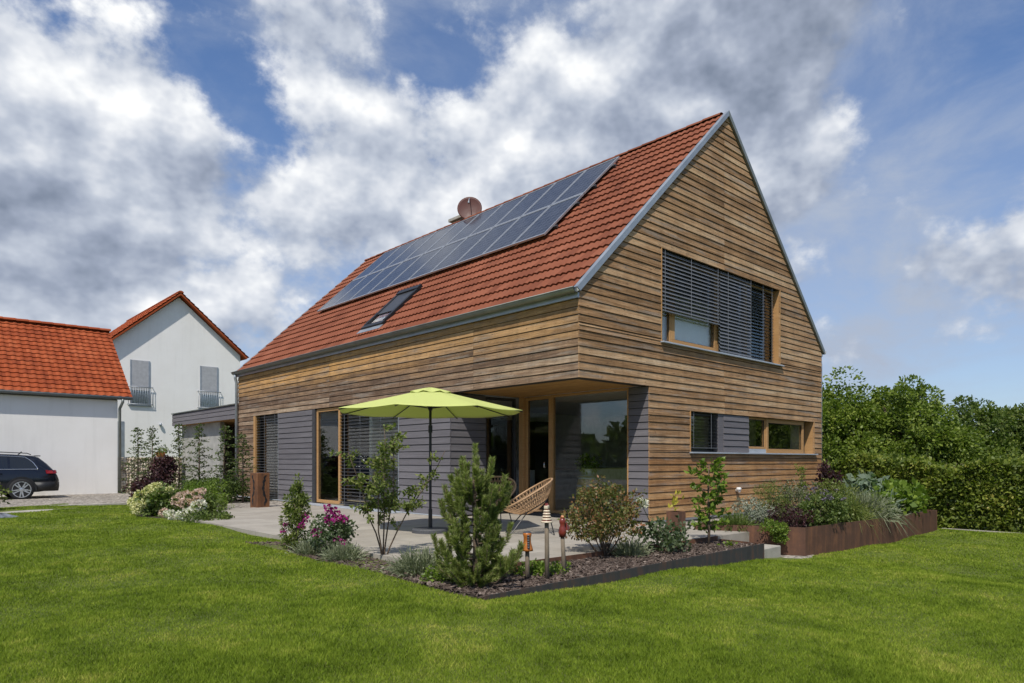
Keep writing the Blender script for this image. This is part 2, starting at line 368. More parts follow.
M['petal_lilac'] = leafmat('lilac_petal', [(0, (0.12, 0.09, 0.14)), (1, (0.22, 0.18, 0.25))], trans=0.25)

# ---------------------------------------------------------------- mesh helpers
class MB:
    def __init__(s): s.v = []; s.f = []; s.n = 0
    def add(s, V, F):
        o = s.n; s.v.extend([tuple(p) for p in V]); s.n += len(V)
        s.f.extend([tuple(i + o for i in f) for f in F]); return o
    def hexa(s, p):  # 8 points: bottom 4 ccw, top 4
        s.add(p, [(0, 3, 2, 1), (4, 5, 6, 7), (0, 1, 5, 4), (1, 2, 6, 5), (2, 3, 7, 6), (3, 0, 4, 7)])
    def box(s, x0, x1, y0, y1, z0, z1):
        s.hexa([(x0, y0, z0), (x1, y0, z0), (x1, y1, z0), (x0, y1, z0), (x0, y0, z1), (x1, y0, z1), (x1, y1, z1), (x0, y1, z1)])
    def prism(s, poly, fa, fb):  # poly 2D, fa/fb map 2D -> 3D ends
        n = len(poly)
        V = [fa(p) for p in poly] + [fb(p) for p in poly]
        F = [tuple(range(n)), tuple(range(2 * n - 1, n - 1, -1))] + [(i, n + i, n + (i + 1) % n, (i + 1) % n) for i in range(n)]
        s.add(V, F)
    def tube(s, pts, rad, k=7, cap=True):
        pts = [Vector(p) for p in pts]
        if not hasattr(rad, '__len__'): rad = [rad] * len(pts)
        V = []; prev = None
        for i, p in enumerate(pts):
            t = (pts[min(i + 1, len(pts) - 1)] - pts[max(i - 1, 0)])
            t = t.normalized() if t.length > 1e-9 else Vector((0, 0, 1))
            if prev is None:
                a = t.orthogonal().normalized()
            else:
                a = prev - t * prev.dot(t)
                a = a.normalized() if a.length > 1e-6 else t.orthogonal().normalized()
            prev = a; b = t.cross(a)
            for j in range(k):
                an = 2 * PI * j / k
                V.append(p + (a * math.cos(an) + b * math.sin(an)) * rad[i])
        F = []
        for i in range(len(pts) - 1):
            for j in range(k):
                F.append((i * k + j, i * k + (j + 1) % k, (i + 1) * k + (j + 1) % k, (i + 1) * k + j))
        if cap:
            F.append(tuple(range(k - 1, -1, -1))); F.append(tuple((len(pts) - 1) * k + j for j in range(k)))
        s.add(V, F)
    def lathe(s, prof, c=(0, 0, 0), k=24):  # prof: (r, z)
        V = []; F = []
        for r, z in prof:
            for j in range(k):
                a = 2 * PI * j / k
                V.append((c[0] + r * math.cos(a), c[1] + r * math.sin(a), c[2] + z))
        for i in range(len(prof) - 1):
            for j in range(k):
                F.append((i * k + j, i * k + (j + 1) % k, (i + 1) * k + (j + 1) % k, (i + 1) * k + j))
        F.append(tuple(range(k - 1, -1, -1))); F.append(tuple((len(prof) - 1) * k + j for j in range(k)))
        s.add(V, F)
    def build(s, name, mat, parent=None, smooth=False, loc=None, bevel=0):
        me = bpy.data.meshes.new(name); me.from_pydata(s.v, [], s.f); me.update()
        return link(name, me, mat, parent, smooth, loc, bevel)

def link(name, me, mat, parent=None, smooth=False, loc=None, bevel=0):
    if mat is not None: me.materials.append(mat)
    if smooth:
        me.polygons.foreach_set('use_smooth', np.ones(len(me.polygons), bool))
    o = bpy.data.objects.new(name, me); COL.objects.link(o)
    if parent: o.parent = parent
    if loc is not None: o.location = loc
    if bevel:
        b = o.modifiers.new('bevel', 'BEVEL'); b.width = bevel; b.segments = 2; b.limit_method = 'ANGLE'
    return o

def tag(o, label=None, cat=None, group=None, kind=None):
    if label: o['label'] = label
    if cat: o['category'] = cat
    if group: o['group'] = group
    if kind: o['kind'] = kind
    return o
def thing(name, label, cat, loc=(0, 0, 0), rz=0, group=None):
    o = bpy.data.objects.new(name, None); COL.objects.link(o)
    o.location = loc; o.rotation_euler = (0, 0, rz); o.empty_display_size = 0.2
    return tag(o, label, cat, group)
def dup(root, loc, rz=0, label=None, scale=None):
    r = root.copy(); COL.objects.link(r); r.location = loc; r.rotation_euler = (0, 0, rz)
    if scale: r.scale = scale
    if label: r['label'] = label
    for ch in list(root.children):
        c = ch.copy(); COL.objects.link(c); c.parent = r
        for g in list(ch.children):
            d = g.copy(); COL.objects.link(d); d.parent = c
    return r

def np_mesh(name, V, nper, mat, parent=None, loc=None):
    """V (N,nper,3): N separate faces"""
    N = V.shape[0]
    me = bpy.data.meshes.new(name)
    me.vertices.add(N * nper); me.vertices.foreach_set('co', V.astype(np.float32).ravel())
    me.loops.add(N * nper); me.loops.foreach_set('vertex_index', np.arange(N * nper, dtype=np.int32))
    me.polygons.add(N); me.polygons.foreach_set('loop_start', np.arange(0, N * nper, nper, dtype=np.int32))
    me.polygons.foreach_set('loop_total', np.full(N, nper, np.int32))
    me.update(calc_edges=True); me.validate()
    return link(name, me, mat, parent, False, loc)

def unit(a): return a / (np.linalg.norm(a, axis=1, keepdims=True) + 1e-9)
def leaf_quads(P, D, L, W, fold=0.15):
    """rhombic leaves at P along D, length L, half width W"""
    N = len(P); D = unit(D)
    r = rng.normal(size=(N, 3)); S = unit(np.cross(D, r)); Nn = np.cross(S, D)
    L = np.broadcast_to(np.asarray(L, float).reshape(-1, 1), (N, 1)); W = np.broadcast_to(np.asarray(W, float).reshape(-1, 1), (N, 1))
    mid = P + D * L * 0.45 + Nn * L * fold
    return np.stack([P, mid + S * W, P + D * L, mid - S * W], axis=1)
def ball(n, surf=0.0):
    d = unit(rng.normal(size=(n, 3))); r = rng.random((n, 1)) ** (1 / 3)
    if surf: r = 1 - (1 - r) * (1 - surf)
    return d * r
def clumped(n_clumps, per, rad, R3, surf=0.5, low_cut=-1.0):
    """leaf positions clumped inside an ellipsoid of radii R3; returns P, outward dirs"""
    C = ball(n_clumps * 3, surf); C = C[C[:, 2] > low_cut][:n_clumps]
    C = C * (1 + 0.22 * rng.normal(size=(len(C), 1)) * 0.6)
    rr = rad * (0.6 + 0.8 * rng.random(len(C)))
    P = []; D = []
    for c, r in zip(C, rr):
        n = int(per * (0.5 + rng.random()))
        b = ball(n, 0.35) * r
        P.append(c * np.array(R3) + b); D.append(b + 0.4 * r * rng.normal(size=(n, 3)) + np.array((0, 0, -0.15 * r)))
    return np.concatenate(P), np.concatenate(D), C * np.array(R3)

# ---------------------------------------------------------------- terrain
def ground_z(u, v):
    u = np.asarray(u, float); v = np.asarray(v, float)
    a = np.interp(u, [-25, -4.7, 0.7, 2.5, 9, 11, 40, 300], [-0.14, -0.062, -0.25, -0.39, -0.41, -0.49, -0.9, -2.5])
    b = np.interp(v, [-40, -12, -3.2, 300], [-0.45, -0.16, 0.0, 0.0])
    d = np.interp(v, [0, 3, 13, 15, 300], [0, 0.03, 0.03, 0.0, 0.0]) * (u < -3)
    bump = 0.018 * np.sin(u * 1.3 + 0.4) * np.cos(v * 1.1) + 0.012 * np.sin(u * 2.9 - v * 2.3)
    return a + b + d + bump * (np.abs(u) < 40)
gx = np.unique(np.concatenate([np.linspace(-900, -40, 12), np.linspace(-40, -14, 14), np.linspace(-14, 14, 113), np.linspace(14, 60, 24), np.linspace(60, 900, 12)]))
gy = np.unique(np.concatenate([np.linspace(-900, -40, 12), np.linspace(-40, -12, 16), np.linspace(-12, 22, 137), np.linspace(22, 70, 24), np.linspace(70, 900, 12)]))
X, Y = np.meshgrid(gx, gy, indexing='ij'); Z = ground_z(X, Y)
nx, ny = X.shape
idx = np.arange(nx * ny).reshape(nx, ny)
me = bpy.data.meshes.new('lawn')
me.from_pydata(np.stack([X, Y, Z], -1).reshape(-1, 3).tolist(), [], np.stack([idx[:-1, :-1], idx[1:, :-1], idx[1:, 1:], idx[:-1, 1:]], -1).reshape(-1, 4).tolist())
tag(link('lawn', me, M['lawn'], smooth=True), kind='structure')

# terrace: one slab, L shaped, with the covered recess and the path slab to the right
b = MB()
ter = [(-4.08, -1.95), (1.83, -2.07), (1.98, -0.86), (1.98, -0.012), (1.955, -0.012), (1.955, 3.535), (-0.012, 3.535), (-0.012, 9.3), (-4.04, 9.3)]
b.prism(ter, lambda p: (p[0], p[1], -0.22), lambda p: (p[0], p[1], 0.0))
tag(b.build('terrace', M['paving']), kind='structure')
b = MB()
b.prism([(1.985, -1.2), (9.9, -1.2), (9.9, -0.02), (1.985, -0.02)], lambda p: (p[0], p[1], -0.3), lambda p: (p[0], p[1], -0.045))
tag(b.build('gravel_path', M['gravel']), kind='structure')
b = MB()
b.prism([(-4.04, 9.31), (-0.012, 9.31), (-0.012, 12.0), (-1.1, 12.0), (-2.6, 10.6), (-4.04, 9.9)], lambda p: (p[0], p[1], -0.2), lambda p: (p[0], p[1], -0.012))
tag(b.build('gravel_strip', M['gravel']), kind='structure')
b = MB()
b.prism([(0.84, -2.88), (2.1, -2.97), (2.45, -2.86), (2.15, -2.6), (1.9, -2.14), (0.84, -2.14)], lambda p: (p[0], p[1], -0.5), lambda p: (p[0], p[1], -0.352))
tag(b.build('gravel_patch', M['gravel']), kind='structure')
# driveway
b = MB()
dv = np.linspace(14.35, 21.2, 8)
for i in range(7):
    for (ua, ub) in ((-22, -9), (-9, -5), (-5, -2.6), (-2.6, 3)):
        b.add([(ua, dv[i], -0.065 + 0.03 * min(1, i / 4)), (ub, dv[i], -0.065 + 0.03 * min(1, i / 4)), (ub, dv[i + 1], -0.065 + 0.03 * min(1, (i + 1) / 4)), (ua, dv[i + 1], -0.065 + 0.03 * min(1, (i + 1) / 4))], [(0, 1, 2, 3)])
tag(b.build('driveway', M['gravel'], smooth=True), kind='structure')
b = MB(); b.box(-22, -2.9, 14.22, 14.36, -0.25, -0.035)
tag(b.build('kerb', M['concrete'], bevel=0.01), kind='structure')
b = MB(); b.box(-9.0, -4.95, 12.1, 12.75, -0.2, -0.045)
tag(b.build('stepping_slab', M['concrete'], bevel=0.01), 'low flat concrete slab set in the lawn before the dark car', 'slab')

b = MB(); V = []; F = []
for i in range(6):
    for j in range(12):
        a = 2 * PI * j / 12; e = PI * i / 10
        q = 1 + 0.22 * math.sin(3 * a + i) + 0.1 * math.sin(7 * a)
        V.append((0.30 * math.cos(e) * math.cos(a) * q, 0.20 * math.cos(e) * math.sin(a) * q, 0.15 * math.sin(e) * (1 + .2 * math.sin(a * 2))))
for i in range(5):
    for j in range(12): F.append((i * 12 + j, i * 12 + (j + 1) % 12, (i + 1) * 12 + (j + 1) % 12, (i + 1) * 12 + j))
F.append(tuple(range(60, 72))); b.add(V, F)
tag(b.build('garden_rock', M['rock'], loc=(-6.74, 10.15, -0.10)), 'pale bluish rock lying in the lawn at the left picture edge', 'rock')
# planting bed soil + mulch
bed = [(-4.66, 2.55), (-4.66, -3.02), (0.74, -2.84), (0.80, -2.11), (-4.09, -1.96), (-4.09, 2.2)]
b = MB()
b.prism([(-4.66, -3.02), (0.74, -2.84), (0.80, -2.11), (-4.66, -1.985)], lambda p: (p[0], p[1], -0.5), lambda p: (p[0], p[1], -0.075))
b.prism([(-4.66, -1.98), (-4.09, -1.98), (-4.09, 2.15), (-4.66, 2.45)], lambda p: (p[0], p[1], -0.5), lambda p: (p[0], p[1], -0.075))
tag(b.build('planting_bed', M['soil']), kind='structure')
b = MB()
b.prism([(-4.35, 6.6), (-3.0, 6.2), (-0.2, 11.2), (-0.6, 13.6), (-2.1, 14.2), (-3.4, 14.2), (-4.4, 9.4)], lambda p: (p[0], p[1], -0.3), lambda p: (p[0], p[1], -0.062))
tag(b.build('shrub_bed', M['soil']), kind='structure')

def inside(poly, u, v):
    c = np.zeros(np.shape(u), bool); n = len(poly)
    for i in range(n):
        x0, y0 = poly[i]; x1, y1 = poly[(i + 1) % n]
        cond = ((y0 > v) != (y1 > v)) & (u < (x1 - x0) * (v - y0) / (y1 - y0 + 1e-12) + x0)
        c ^= cond
    return c
# bark chips
def chips(name, n, polys, z, size):
    P = []
    while sum(len(p) for p in P) < n:
        u = rng.uniform(-4.9, 1, 4000); v = rng.uniform(-3.1, 17, 4000)
        k = np.zeros(4000, bool)
        for q in polys: k |= inside(q, u, v)
        P.append(np.stack([u[k], v[k]], 1))
    P = np.concatenate(P)[:n]
    c = np.column_stack([P, np.full(n, z) + rng.random(n) * 0.025])
    d = unit(np.column_stack([rng.normal(size=(n, 2)), rng.normal(size=n) * 0.35]))
    up = unit(np.column_stack([rng.normal(size=(n, 2)) * 0.4, np.ones(n)]))
    s = unit(np.cross(up, d)); L = size * (0.4 + rng.random((n, 1))); W = L * (0.25 + 0.3 * rng.random((n, 1)))
    t = np.cross(d, s) * L * 0.22
    q = [c - d * L - s * W, c + d * L - s * W * 0.7, c + d * L + s * W * 0.7, c - d * L + s * W]
    top = [x + t for x in q]
    F = np.concatenate([np.stack(top, 1), np.stack([q[0], q[1], top[1], top[0]], 1), np.stack([q[1], q[2], top[2], top[1]], 1), np.stack([q[2], q[3], top[3], top[2]], 1), np.stack([q[3], q[0], top[0], top[3]], 1)])
    return np_mesh(name, F, 4, M['mulch'])
tag(chips('bark_mulch', 15000, [bed], -0.075, 0.024), 'brown bark mulch covering the planting bed', 'mulch', kind='stuff')

# steel edging of the bed
e = thing('bed_edging', 'dark rusty steel edging around the planting bed on the lawn', 'edging', (-4.67, -3.03, 0))
b = MB()
b.prism([(-4.69, -3.05), (0.765, -2.87), (0.765, -2.858), (-4.69, -3.038)], lambda p: (p[0] + 4.67, p[1] + 3.03, -0.6), lambda p: (p[0] + 4.67, p[1] + 3.03, -0.03))
b.build('front_plate', M['blacksteel'], e)
b = MB()
b.prism([(0.766, -2.87), (0.83, -2.10), (0.818, -2.10), (0.754, -2.857)], lambda p: (p[0] + 4.67, p[1] + 3.03, -0.6), lambda p: (p[0] + 4.67, p[1] + 3.03, -0.032))
b.prism([(-4.09, -1.98), (0.818, -2.095), (0.818, -2.083), (-4.09, -1.968)], lambda p: (p[0] + 4.67, p[1] + 3.03, -0.2), lambda p: (p[0] + 4.67, p[1] + 3.03, 0.012))
b.build('rear_plate', M['corten'], e)

# concrete step in front of the path slab
b = MB(); b.prism([(0.85, -2.66), (1.80, -2.62), (1.80, -2.12), (0.85, -2.12)], lambda p: (p[0], p[1], -0.5), lambda p: (p[0], p[1], -0.17))
tag(b.build('concrete_step', M['concrete'], bevel=0.012), 'single pale concrete block step between black edging and rusty planter', 'step')

# grass blades -- density falls with distance
CAM = np.array((-8.609, -7.631)); CU = np.array((.6794, .7337)); CR = np.array((.7337, -.6794))
def grass(n):
    out = []
    got = 0
    while got < n:
        m = 200000
        Yc = np.exp(rng.uniform(np.log(2.4), np.log(23), m)); Xc = Yc * rng.uniform(-1.0, 1.0, m) + np.where(Yc < 9, 1.6 * rng.uniform(-1, 1, m), 0)
        u = CAM[0] + Yc * CU[0] + Xc * CR[0]; v = CAM[1] + Yc * CU[1] + Xc * CR[1]
        bad = inside(bed, u, v) | inside([(p[0] - .02, p[1]) for p in ter], u, v) | (v > 14.2) & (u < 3) | (u > 10.45)
        bad |= inside([(2.0, -2.87), (8.95, -2.9), (9.4, 1), (0.7, 1), (0.75, -2.9)], u, v) | inside([(-9, 12.1), (-4.95, 12.1), (-4.95, 12.75), (-9, 12.75)], u, v)
        bad |= inside([(-4.35, 6.6), (-3.0, 6.2), (-0.2, 11.2), (-0.6, 13.6), (-2.1, 14.2), (-3.4, 14.2), (-4.4, 9.4)], u, v) & (rng.random(m) < 0.9)
        bad |= (u > -0.3) & (v > -0.2) & (u < 10)
        bad |= inside([(0.7, -2.9), (2.1, -2.97), (2.4, -2.8), (1.9, -2.0), (0.7, -2.0)], u, v) & (rng.random(m) < 0.85)
        k = ~bad
        out.append(np.stack([u[k], v[k], Yc[k]], 1)); got += k.sum()
    A = np.concatenate(out)[:n]; u, v, Yc = A.T
    z = ground_z(u, v) - 0.004
    # mowing / clump variation
    tall = 0.85 + 0.30 * np.sin(u * 2.1 + np.sin(v * 1.7)) * np.cos(v * 2.6 + np.sin(u)) + 0.3 * rng.random(n)
    h = (0.015 + 0.017 * rng.random(n)) * tall
    w = (0.0022 + 0.0012 * rng.random(n)) * np.clip(Yc / 4.5, 1, 4)
    an = rng.random(n) * 2 * PI
    lean = np.stack([np.cos(an), np.sin(an)], 1) * (h * rng.uniform(0.2, 1.1, n))[:, None]
    a2 = rng.random(n) * 2 * PI
    s = np.stack([np.cos(a2), np.sin(a2)], 1) * w[:, None]
    P0 = np.column_stack([u + s[:, 0], v + s[:, 1], z]); P1 = np.column_stack([u - s[:, 0], v - s[:, 1], z])
    P2 = np.column_stack([u + lean[:, 0], v + lean[:, 1], z + h])
    return np.stack([P0, P1, P2], 1)
tag(np_mesh('grass', grass(1100000), 3, M['grass']), 'short mown green grass of the garden lawn', 'grass', kind='stuff')

# ---------------------------------------------------------------- the timber house
H = thing('timber_house', 'timber clad house with steep red tiled roof and solar panels', 'house')
LEN = 14.87; WID = 9.55; MID = WID / 2; EZ = 4.02; SL = 0.95
def roofz(u): return 4.10 + SL * (u if u <= MID else WID - u)

def fv(a, z, d, v0=0.0): return (a, v0 - d, z)          # plane facing -v
def fu(a, z, d, u0=0.0): return (u0 - d, a, z)          # plane facing -u
def clad(mb, F, rows, openings, joints, lo, hi, gap=0.011, tk=0.028):
    """horizontal boards; lo(z)/hi(z) the ends; openings (a0,a1,z0,z1)"""
    for (zb, zt) in rows:
        cuts = sorted({zb, zt} | {z for o in openings for z in (o[2], o[3]) if zb + 0.012 < z < zt - 0.012})
        for c0, c1 in zip(cuts[:-1], cuts[1:]):
            zt2 = c1 - (gap if c1 == zt else 0.0)
            segs = [(None, None)]
            iv = [[lo, hi]]
            blocks = sorted((o[0], o[1]) for o in openings if o[2] < c1 - 0.013 and o[3] > c0 + 0.013)
            spans = []; cur = None
            L0, L1, H0, H1 = lo(c0), lo(zt2), hi(c0), hi(zt2)
            a = (L0, L1)
            for (o0, o1) in blocks:
                if o0 > max(a) + 0.02: spans.append((a, (o0, o0)))
                a = (o1, o1)
            if min(H0, H1) > max(a) + 0.005 or (H0 > a[0] + 0.02): spans.append((a, (H0, H1)))
            for (s0, s1) in spans:
                js = [j for j in joints if max(s0) + 0.1 < j < min(s1) - 0.1]
                pts = [s0] + [(j, j) for j in js] + [s1]
                for i in range(len(pts) - 1):
                    p, q = pts[i], pts[i + 1]
                    g0 = 0.003 if i > 0 else 0; g1 = 0.003 if i < len(pts) - 2 else 0
                    j1 = random.uniform(-.002, .002)
                    db = 0.0 + j1; dt = -0.014 + j1
                    mb.hexa([F(p[0] + g0, c0, db), F(q[0] - g1, c0, db), F(q[0] - g1, c0, -tk), F(p[0] + g0, c0, -tk),
                             F(p[1] + g0, zt2, dt), F(max(q[1] - g1, p[1] + g0 + .001), zt2, dt), F(max(q[1] - g1, p[1] + g0 + .001), zt2, -tk), F(p[1] + g0, zt2, -tk)])
PIT = 2.54 / 19
rows_lo = [(0.03 + i * PIT, 0.03 + (i + 1) * PIT) for i in range(19)]
rows_hi = [(2.57 + i * PIT, 2.57 + (i + 1) * PIT) for i in range(46) if 2.57 + i * PIT < 8.5]
WU = (2.37, 7.19, 3.455, 5.25); WL = (3.36, 9.07, 1.345, 2.17)
lo_g = lambda z: max(0.0, (z - EZ) / SL); hi_g = lambda z: WID - max(0.0, (z - EZ) / SL)
b = MB()
clad(b, fv, rows_hi, [WU], [4.66], lo_g, hi_g)
clad(b, fv, [r for r in rows_lo if r[0] > 1.2], [WL], [4.68], lambda z: 1.97, lambda z: WID)
b.build('wall', M['wood_gable'], H)
b = MB(); clad(b, fv, [r for r in rows_lo if r[0] <= 1.2], [WL], [4.68], lambda z: 1.97, lambda z: WID)
b.build('wall', M['wood_low'], H)
# long side
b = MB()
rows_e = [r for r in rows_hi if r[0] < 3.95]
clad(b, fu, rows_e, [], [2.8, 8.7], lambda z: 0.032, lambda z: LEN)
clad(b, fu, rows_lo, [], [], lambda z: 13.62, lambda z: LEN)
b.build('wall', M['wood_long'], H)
# grey boarded walls: side strips, recess
rg = [(0.03 + i * 2.535 / 17, 0.03 + (i + 1) * 2.535 / 17) for i in range(17)]
for (pf, rw, a0_, a1_) in ((fu, rg, 9.66, 11.80), (fu, rg, 3.55, 5.43), (lambda a, z, d: fv(a, z, d, 3.55), rg, 0.03, 0.98), (lambda a, z, d: fu(a, z, d, 1.97), rows_lo, 0.032, 0.50)):
    b = MB(); clad(b, pf, rw, [], [], lambda z: a0_, lambda z: a1_); b.build('wall', M['grey_boards'], H)
# backing walls
b = MB()
def core_v(u0, u1, z0, z1): b.box(u0, u1, 0.030, 0.26, z0, z1)
core_v(1.999, 9.52, -0.1, 1.33); core_v(1.999, 3.33, 1.33, 2.20); core_v(9.10, 9.52, 1.33, 2.20); core_v(1.999, 9.52, 2.20, 2.565)
core_v(0.03, 9.52, 2.575, 3.44); core_v(0.03, 2.34, 3.44, 4.03); core_v(7.22, 9.52, 3.44, 4.03)
for poly in ([(0.03, 4.03), (2.34, 4.03), (2.34, 5.28), (1.26, 5.28)], [(7.22, 4.03), (9.52, 4.03), (8.29, 5.28), (7.22, 5.28)], [(1.28, 5.281), (8.27, 5.281), (MID, 8.58)]):
    b.prism(poly, lambda p: (p[0], 0.030, p[1]), lambda p: (p[0], 0.26, p[1]))
b.box(0.030, 0.26, 0.265, 14.6, 2.575, 3.98)
b.box(0.030, 0.26, 13.60, 14.6, -0.1, 2.57); b.box(0.030, 0.26, 9.63, 11.83, -0.1, 2.57); b.box(0.030, 0.26, 3.581, 5.45, -0.1, 2.57)
b.box(0.262, 0.99, 3.58, 3.8, -0.1, 2.57)
b.box(1.999, 2.2, 0.262, 0.50, -0.1, 2.57)
b.box(9.29, 9.52, 0.262, 14.6, -0.1, 3.98)
b.prism([(0.03, -0.1), (9.52, -0.1), (9.52, 3.98), (MID, 8.5), (0.03, 3.98)], lambda p: (p[0], 14.61, p[1]), lambda p: (p[0], 14.86, p[1]))
b.build('wall_backing', M['core'], H)
b = MB(); b.box(9.522, 9.55, 0.03, 14.86, 0.03, 4.0); b.build('wall', M['wood_gable'], H)
# plinth, soffit, floors
b = MB(); b.box(2.0, 9.5, 0.012, 0.03, -0.5, 0.028); b.build('plinth', M['concrete_p'], H)
b = MB(); b.box(1.98, 9.56, -0.022, 0.011, -0.012, 0.026); b.build('base_flashing', M['zinc'], H)
b = MB(); b.box(-0.035, 0.02, 3.54, 14.87, 0.004, 0.026); b.build('base_flashing', M['sill'], H)
b = MB()
for i in range(14):
    b.box(0.03 + i * 0.139, 0.03 + i * 0.139 + 0.135, 0.031, 3.55, 2.585, 2.61)
b.build('soffit', M['soffit'], H)
b = MB(); b.box(0.27, 9.28, 0.27, 14.6, 2.62, 2.8); b.build('ceiling', M['interior'], H)
b = MB(); b.box(2.0, 9.28, 0.05, 14.6, -0.25, 0.015); b.box(0.27, 1.999, 3.81, 14.6, -0.25, 0.015); b.build('floor', M['int_floor'], H)
for q in ((0.27, 9.28, 7.0, 7.15, 0.016, 2.61), (9.22, 9.285, 0.28, 6.99, 0.016, 2.61)):
    b = MB(); b.box(*q); b.build('partition', M['interior'], H)
b = MB(); b.box(0.6, 9.0, 1.6, 1.7, 2.81, 4.6); b.build('partition', M['interior'], H)

# roof
def tiles(mb, p0, du, dv, n_rows, n_cols, wave=0.024, lap=0.042, jitter=0.002, dbl=True):
    """p0 eave corner, du unit up the slope (times course length), dv along the eave (times tile width)"""
    p0 = Vector(p0); du = Vector(du); dv = Vector(dv)
    nrm = dv.cross(du).normalized()
    if nrm.z < 0: nrm = -nrm
    prof = [(0.0, 0.0), (0.12, 0.6), (0.24, 1.0), (0.38, 0.55), (0.5, 0.0), (0.62, 0.6), (0.75, 1.0), (0.88, 0.55), (1.0, 0.0)] if dbl else [(0.0, 0.15), (0.14, 0.75), (0.3, 1.0), (0.46, 0.75), (0.62, 0.12), (0.82, 0.0), (1.0, 0.15)]
    for r in range(n_rows):
        for c in range(n_cols):
            j = random.uniform(-jitter, jitter); V = []
            base = p0 + du * r + dv * c
            for (s, h) in prof: V.append(base + dv * s + nrm * (h * wave - 0.012))
            for (s, h) in prof: V.append(base + dv * s + nrm * (h * wave + lap + j) - du * 0.02)
            for (s, h) in prof: V.append(base + dv * s + du * 1.06 + nrm * (h * wave + 0.004))
            k = len(prof)
            F = [(i, i + 1, k + i + 1, k + i) for i in range(k - 1)] + [(k + i, k + i + 1, 2 * k + i + 1, 2 * k + i) for i in range(k - 1)]
            mb.add(V, F)
def roof_side(left):
    n = 19; L = 4.86 / n
    b = MB()
    if left: tiles(b, (-0.09, 0.10, 4.10 - 0.09 * SL), (L, 0, L * SL), (0, 14.72 / 52, 0), n, 52)
    else: tiles(b, (WID + 0.09, 0.10, 4.10 - 0.09 * SL), (-L, 0, L * SL), (0, 14.72 / 52, 0), n, 52)
    return b.build('roof', M['tile'], H, smooth=False)
RL = roof_side(True); RR = roof_side(False)
b = MB()   # roof deck below the tiles
for sgn in (0, 1):
    f = (lambda u: u) if sgn == 0 else (lambda u: WID - u)
    b.prism([(-0.06, 4.10 - 0.06 * SL - 0.02), (MID, 4.10 + MID * SL - 0.02), (MID, 4.10 + MID * SL - 0.16), (0.06, 3.99)], lambda p: (f(p[0]), 0.034, p[1]), lambda p: (f(p[0]), 14.83, p[1]))
b.build('roof_deck', M['core'], H)
b = MB()   # ridge tiles
for i in range(36):
    v0 = 0.12 + i * 14.68 / 36; v1 = v0 + 14.68 / 36 + 0.03
    pr = [(math.cos(a) * 0.11, math.sin(a) * 0.075) for a in np.linspace(0, PI, 8)]
    zt = 4.10 + MID * SL - 0.01
    V = [(MID + x * 0.95, v0, zt + z) for x, z in pr] + [(MID + x, v1, zt + z + 0.012) for x, z in pr]
    b.add(V, [(k, k + 1, 9 + k, 8 + k) for k in range(7)] + [tuple(range(8, 16))])
b.build('ridge', M['tile'], RL, smooth=False)
def verge(v0, v1, name='verge'):
    for sgn in (0, 1):
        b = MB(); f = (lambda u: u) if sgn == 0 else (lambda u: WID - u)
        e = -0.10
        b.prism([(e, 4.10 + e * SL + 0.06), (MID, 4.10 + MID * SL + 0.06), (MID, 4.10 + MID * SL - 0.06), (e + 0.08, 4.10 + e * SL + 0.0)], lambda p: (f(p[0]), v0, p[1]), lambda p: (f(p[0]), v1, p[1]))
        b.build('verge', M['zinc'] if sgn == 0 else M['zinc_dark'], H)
verge(-0.04, 0.055); verge(14.76, 14.92)
# gutters
def gutter(u, sgn, name='gutter'):
    b = MB(); K = 9
    an = np.linspace(PI, 2 * PI, K); V = []
    for v in (-0.03, 14.95):
        for r in (0.078, 0.070):
            V += [(u + r * math.cos(a), v, 4.045 + r * math.sin(a)) for a in an]
    F = []
    for i in range(K - 1):
        F += [(i, i + 1, 2 * K + i + 1, 2 * K + i), (K + i, 3 * K + i, 3 * K + i + 1, K + i + 1), (i, K + i, K + i + 1, i + 1), (2 * K + i, 2 * K + i + 1, 3 * K + i + 1, 3 * K + i)]
    F += [tuple(range(K)), tuple(range(2 * K, 3 * K))]
    b.add(V, F)
    b.tube([(u + sgn * 0.078, -0.03, 4.047), (u + sgn * 0.078, 14.95, 4.047)], 0.011, 6)
    g = b.build(name, M['zinc_dark'], H, smooth=True)
    return g
GL = gutter(-0.115, -1); GR = gutter(WID + 0.115, 1)
for q in ((-0.045, -0.004), (WID + .004, WID + .045)):
    b = MB(); b.box(*q, 0.0, 14.87, 3.90, 3.985); b.build('fascia', M['zinc'], H)
b = MB(); b.tube([(-0.115, 14.80, 3.98), (-0.115, 14.80, 3.86), (-0.06, 14.84, 3.70), (-0.06, 14.84, 0.0)], 0.045, 10); b.build('downpipe', M['zinc'], H, smooth=True)
b = MB(); b.tube([(WID + 0.115, 0.10, 3.98), (WID + 0.115, 0.10, 3.86), (WID + 0.05, 0.06, 3.70), (WID + 0.05, 0.06, -0.3)], 0.045, 10); b.build('downpipe', M['zinc'], H, smooth=True)

